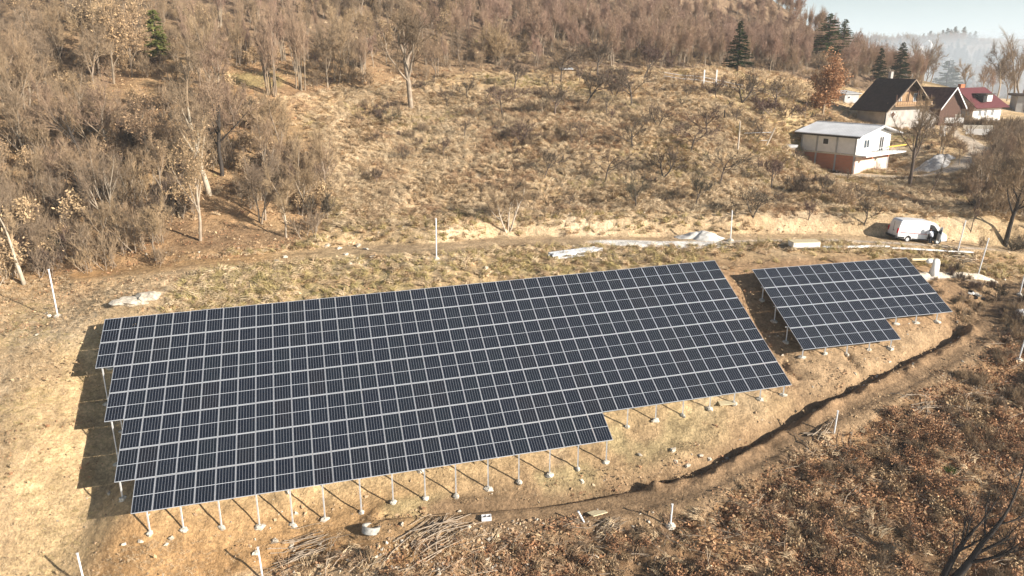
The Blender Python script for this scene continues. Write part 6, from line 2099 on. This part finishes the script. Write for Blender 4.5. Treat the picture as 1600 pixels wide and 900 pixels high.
# windscreen
b = MB(); b.add([(1.665, -.80, 1.98), (1.665, .80, 1.98), (2.065, .84, 1.50), (2.065, -.84, 1.50)], [(0, 3, 2, 1)]); b.add([(1.655, -.80, 1.965), (1.655, .80, 1.965), (2.05, .84, 1.49), (2.05, -.84, 1.49)], [(0, 1, 2, 3)])
b.obj("windscreen", M['glass'], van)
for yy in (-.74, .74):
    b = MB(); b.add(*lump((2.63, yy, .98), (.17, .2, .13), 3, jit=.02)); b.obj("headlight", M['white_plastic'], van, smooth=True)
    b = MB(); b.box((-2.755, yy * 1.17, 1.20), (.09, .16, .52)); b.obj("tail_lamp", M['tail_red'], van)
b = MB(); b.box((-2.84, 0, .50), (.16, 1.9, .20)); b.obj("rear_bumper", M['van_trim'], van)
b = MB(); b.box((2.80, 0, .50), (.16, 1.86, .24)); b.obj("front_bumper", M['van_trim'], van)
b = MB(); b.box((-2.765, 0, 1.35), (.02, .025, 1.4)); b.obj("door_seam", M['van_trim'], van)
b = MB(); b.box((-2.79, -.15, 1.12), (.03, .22, .05)); b.obj("door_handle", M['van_trim'], van)
b = MB(); b.box((-2.79, -.02, .80), (.02, .52, .12)); b.obj("number_plate", M['white_paint'], van)
def wheel(x, y):
    b = MB()
    pr = [(.10, .31), (.12, .34), (.10, .345), (-.10, .345), (-.12, .34), (-.10, .31)]
    k = 20
    V, F = [], []
    for (yy, rr) in ((-.11, .20), (-.12, .33), (-.09, .35), (.09, .35), (.12, .33), (.11, .20)):
        for j in range(k): V.append((rr * math.cos(2 * PI * j / k), yy, rr * math.sin(2 * PI * j / k)))
    for i in range(5):
        for j in range(k): F.append((i * k + j, i * k + (j + 1) % k, (i + 1) * k + (j + 1) % k, (i + 1) * k + j))
    b.add(V, F)
    w = b.mesh("wheel", M['rubber'])
    o = link(bpy.data.objects.new("wheel", w), van); o.location = (x, y, .35)
    b = MB(); b.tube([(0, -.09, 0), (0, .09, 0)], .205, k=16); b.obj("rim", M['steel'], o)
    return o
for xx in (-1.53, 1.85):
    for yy in (-.86, .86): wheel(xx, yy)
# the open front door, swung forward
dr = empty('tmp', (0, 0, 0)); bpy.data.objects.remove(dr)
b = MB()
b.prism([(0, .50), (-1.02, .50), (-1.04, 1.28), (-.02, 1.28)], 1, -.035, .0)
door = b.obj("door", M['teal'], van)
door.location = (1.62, -VW / 2 - .02, 0)
door.rotation_euler = (0, 0, math.radians(74))
b = MB()
b.prism([(0.0, .50), (-1.02, .50), (-1.04, 1.30), (-.02, 1.30)], 1, .001, .03); b.obj("door_skin", M['van_white'], door)
b = MB()
for p_, q_ in (((-.03, 1.28), (-.18, 1.66)), ((-.18, 1.66), (-.55, 2.02)), ((-.55, 2.02), (-1.0, 2.06)), ((-1.0, 2.06), (-1.03, 1.28))):
    b.tube([(p_[0], -.01, p_[1]), (q_[0], -.01, q_[1])], .035, k=5)
b.obj("window_frame", M['van_white'], door)
b = MB(); b.prism([(-.06, 1.30), (-.20, 1.64), (-.56, 1.98), (-.98, 2.02), (-1.0, 1.30)], 1, -.012, -.004); b.obj("pane", M['glass'], door)
b = MB(); b.box((-.10, .14, 1.38), (.12, .18, .26)); b.obj("mirror", M['van_trim'], door)

# ---------------------------------------------------------------- the person at the open door
def skin(name, joints, edges, mat_, parent=None, sub=2, root_i=0):
    me = bpy.data.meshes.new(name)
    me.from_pydata([j[0] for j in joints], edges, [])
    me.materials.append(mat_)
    o = link(bpy.data.objects.new(name, me), parent)
    md = o.modifiers.new("skin", 'SKIN')
    md.use_smooth_shade = True
    for i, j in enumerate(joints):
        sv = me.skin_vertices[0].data[i]
        sv.radius = (j[1], j[2] if len(j) > 2 else j[1])
        sv.use_root = (i == root_i)
    s_ = o.modifiers.new("sub", 'SUBSURF'); s_.levels = sub; s_.render_levels = sub
    return o
px, py = PERSON
px, py = van.location.x + .72 * hx + 1.55 * hy, van.location.y + .72 * hy - 1.55 * hx
per = empty('person', (px, py, gz(px, py)), VA_ + .25, 'person in pale blue-white jacket and dark trousers leaning into the open van door', 'person')
M['skin'] = mat('skin', (.45, .27, .19), rough=.6)
M['jacket'] = mat('pale_blue_jacket', (.74, .78, .86), rough=.8, var=.15, scale=12)
M['trousers'] = mat('dark_trousers', (.03, .035, .045), rough=.85, var=.2, scale=12)
M['hair'] = mat('dark_hair', (.03, .022, .018), rough=.7)
M['shoe'] = mat('black_shoes', (.02, .02, .02), rough=.5)
# the body (facing +y, towards the van), bent forward a little, one arm on the seat, the other on the door
J = [((0, 0, .95), .11, .09), ((0, .03, 1.15), .09, .08), ((0, .09, 1.34), .10, .08), ((0, .14, 1.46), .06, .058), ((0, .17, 1.54), .055, .055), ((0, .21, 1.62), .085, .095), ((0, .23, 1.72), .08, .09),
     ((-.10, 0, .88), .095), ((-.12, .04, .50), .062), ((-.12, -.04, .10), .043), ((-.12, .10, .04), .04, .03),
     ((.10, -.02, .88), .095), ((.14, .10, .50), .062), ((.15, -.08, .10), .043), ((.16, .06, .04), .04, .03),
     ((-.20, .12, 1.40), .062), ((-.27, .28, 1.18), .045), ((-.22, .50, 1.14), .034), ((.20, .12, 1.40), .062), ((.32, .22, 1.16), .045), ((.40, .42, 1.24), .034)]
E_ = [(0, 1), (1, 2), (2, 3), (3, 4), (4, 5), (5, 6), (0, 7), (7, 8), (8, 9), (9, 10), (0, 11), (11, 12), (12, 13), (13, 14), (2, 15), (15, 16), (16, 17), (2, 18), (18, 19), (19, 20)]
skin("body", J, E_, M['skin'], per)
g_ = 1.22
skin("jacket", [((0, -.005, .84), .185, .16), ((0, .03, 1.12), .175, .15), ((0, .09, 1.33), .20, .155), ((0, .13, 1.46), .12, .11), ((-.20, .12, 1.40), .082), ((-.27, .28, 1.18), .06), ((-.225, .47, 1.14), .048), ((.20, .12, 1.40), .082), ((.32, .22, 1.16), .06), ((.39, .40, 1.23), .048)],
     [(0, 1), (1, 2), (2, 3), (2, 4), (4, 5), (5, 6), (2, 7), (7, 8), (8, 9)], M['jacket'], per)
skin("trousers", [((0, 0, .95), .15, .125), ((-.10, 0, .86), .112), ((-.12, .04, .50), .082), ((-.12, -.03, .13), .062), ((.10, -.02, .86), .112), ((.14, .10, .50), .082), ((.15, -.07, .13), .062)],
     [(0, 1), (1, 2), (2, 3), (0, 4), (4, 5), (5, 6)], M['trousers'], per)
for (sx_, sy_) in ((-.12, .03), (.155, -.01)):
    b = MB(); b.add(*lump((sx_, sy_, .045), (.055, .14, .055), 9, k=10, rings=6, jit=.03)); b.obj("shoe", M['shoe'], per, smooth=True)
b = MB(); b.add(*lump((0, .205, 1.735), (.098, .112, .085), 12, k=12, rings=7, jit=.05)); b.obj("hair", M['hair'], per, smooth=True)
b = MB(); b.add(*lump((0, .335, 1.655), (.016, .022, .026), 2, k=6, rings=4, jit=0)); b.obj("nose", M['skin'], per, smooth=True)
for sx_ in (-.034, .034):
    b = MB(); b.add(*lump((sx_, .315, 1.685), (.013, .008, .009), 2, k=6, rings=4, jit=0)); b.obj("eye", M['dark'], per, smooth=True)
    b = MB(); b.add(*lump((sx_ * 2.75, .215, 1.665), (.012, .022, .032), 2, k=6, rings=4, jit=0)); b.obj("ear", M['skin'], per, smooth=True)
b = MB(); b.box((0, .318, 1.60), (.05, .01, .012)); b.obj("mouth", M['rust'], per)
for (hx_, hy_, hz_, sg) in ((-.22, .50, 1.14, -1), (.40, .42, 1.24, 1)):
    JH = [((hx_, hy_, hz_), .026, .02), ((hx_, hy_ + .07, hz_ - .005), .034, .014)]
    EH = [(0, 1)]
    for f in range(4):
        bx0 = hx_ + (f - 1.5) * .020
        ln_ = (.062, .075, .070, .055)[f]
        JH += [((bx0, hy_ + .10, hz_ - .006), .0095), ((bx0, hy_ + .10 + ln_ * .6, hz_ - .02), .0085), ((bx0, hy_ + .10 + ln_ * .9, hz_ - .045), .0075)]
        k0 = 2 + f * 3
        EH += [(1, k0), (k0, k0 + 1), (k0 + 1, k0 + 2)]
    JH += [((hx_ - sg * .042, hy_ + .055, hz_ - .012), .011), ((hx_ - sg * .055, hy_ + .09, hz_ - .03), .009)]
    EH += [(0, 14), (14, 15)]
    skin("hand", JH, EH, M['skin'], per, 1)
# dark hollow bush at the right edge
x, y = DARKBUSH
place_tree('dark_bush', P_BUSH[2], x + 1.0, y + .8, 2.2, 'dark dense bush at the right edge above the road', 'bush', wide=1.5)

# ---------------------------------------------------------------- far side of the valley
rf = np.random.default_rng(91)
# woods and hedges on the far slopes (one mass), and single trees one can tell apart
n = 5200
xf, yf = rf.uniform(150, 900, n), rf.uniform(300, 1500, n)
dens = fbm(xf, yf, 90, 601, 3)
k = in_view(xf, yf, .03) & ((dens > .02) | (rf.random(n) < .06))
for (x_, y_, h_) in FARHOUSES: k &= ~((np.abs(xf - x_ * yf / y_) < 22) & (yf < y_ + 10) & (yf > y_ - 130))
xf, yf = xf[k], yf[k]
JF = JW + [joined(P_CON[0], 'far_conifer')]
JF_idx = np.where(fbm(xf, yf, 130, 611, 2) > .16, 10, rf.integers(0, 6, len(xf)))
z_ = terrain(xf, yf)
scatter('distant_woods', 'hazy distant woods and hedgerows across the valley', JF, xf, yf, rf.uniform(.9, 1.5, len(xf)) * (1 + sm(yf, 500, 1200) * .4), JF_idx, Z=z_, seed=61)
print('far', len(xf))
def far_at(px_, Y):
    x = (px_ - 800) / 1151.4 * Y
    for _ in range(3): x = (px_ - 800) / 1151.4 * (Y * .9563 + (30 - gz(x, Y)) * .2924)
    return x, Y
P_FARCON = P_CON[0]
for i, (px_, Y, h) in enumerate([(1441, 1330, 20), (1451, 1320, 24), (1459, 1310, 19), (1470, 1300, 25), (1477, 1295, 28), (1483, 1300, 24), (1489, 1290, 30), (1503, 1290, 28), (1513, 1280, 20), (1521, 1270, 22)]):
    x, y = far_at(px_, Y)
    place_tree('ridge_conifer', P_FARCON, x, y, h, ('leftmost', 'second from the left', 'third from the left', 'fourth from the left', 'fifth from the left', 'sixth from the left', 'tallest', 'third from the right', 'second from the right', 'rightmost')[i] + ' of the ten conifers on the far ridge skyline', 'conifer', 'conifers on the far ridge', rz=i, wide=1.25)
for i, (px_, Y, h, k_, lab) in enumerate([(1470, 330, 24, 1, 'dark broad misty tree in the valley, left one of two'), (1482, 345, 20, 1, 'dark broad misty tree in the valley, right one of two'),
        (1438, 260, 17, 3, 'hazy bare tree behind the barn roof, left one'), (1452, 262, 15, 1, 'hazy bare tree behind the barn roof, right one'), (1558, 215, 17, 0, 'tall slim bare tree behind the right end of the red roof'), (1572, 235, 13, 2, 'smaller hazy bare tree right of the tall slim one'),
        (1592, 200, 20, 3, 'tall bare tree at the right edge behind the dark outbuilding'), (1533, 250, 13, 2, 'pale misty bare tree above the ridge of the red roof'), (1506, 262, 12, 0, 'misty bare tree above the left gable of the red roof'), (1545, 258, 12, 5, 'misty bare tree above the right half of the red roof')]):
    x, y = far_at(px_, Y)
    pr = P_CON[1] if i < 2 else P_WOOD[k_]
    place_tree('valley_tree', pr, x, y, h, lab, 'tree', 'trees beyond the houses', rz=i * 1.7, wide=.95 if i > 1 else 1.3)

# ---------------------------------------------------------------- the hazy air
hz = MB()
_gz = np.empty(len(gme.vertices) * 3, np.float32)
gme.vertices.foreach_get("co", _gz)
_gz = _gz.reshape(-1, 3)
x0, x1, y0, y1 = -1900.0, 1900.0, -60.0, 2500.0
z0, z1 = float(_gz[:, 2].min()) - 1.0, float(_gz[:, 2].max()) + 16.0
assert _gz[:, 1].max() < y1 and np.abs(_gz[:, 0]).max() < x1
print('haze z', z0, z1)
hz.box(((x0 + x1) / 2, (y0 + y1) / 2, (z0 + z1) / 2), (x1 - x0, y1 - y0, z1 - z0))
hm_ = bpy.data.materials.new("haze_air")
hm_.use_nodes = True
nn = hm_.node_tree.nodes
nn.remove(nn["Principled BSDF"])
pv_ = nn.new("ShaderNodeVolumePrincipled")
pv_.inputs["Color"].default_value = (.92, .96, 1.0, 1)
pv_.inputs["Density"].default_value = .00024
pv_.inputs["Anisotropy"].default_value = 0.0
hm_.node_tree.links.new(pv_.outputs[0], nn["Material Output"].inputs["Volume"])
ho = hz.obj("haze", hm_)
tag(ho, "pale blue haze filling the air over the valley", kind='stuff')

# bluish smoke lying in the valley behind the houses: soft closed shapes of even density
def smoke(name, c, r, dens, label):
    b = MB(); b.add(*lump(c, r, 700, k=24, rings=14, jit=.0))
    m = bpy.data.materials.new(name)
    m.use_nodes = True
    q = m.node_tree.nodes
    q.remove(q["Principled BSDF"])
    p = q.new("ShaderNodeVolumePrincipled")
    p.inputs["Color"].default_value = (.80, .90, 1.0, 1)
    p.inputs["Density"].default_value = dens
    m.node_tree.links.new(p.outputs[0], q["Material Output"].inputs["Volume"])
    return tag(b.obj(name, m, smooth=True), label, kind='stuff')
smoke('valley_smoke', (230, 330, 10), (150, 90, 34), .0042, 'bluish smoke hanging in the valley behind the houses')
smoke('valley_smoke', (380, 680, 5), (420, 260, 50), .0018, 'pale mist filling the far valley')
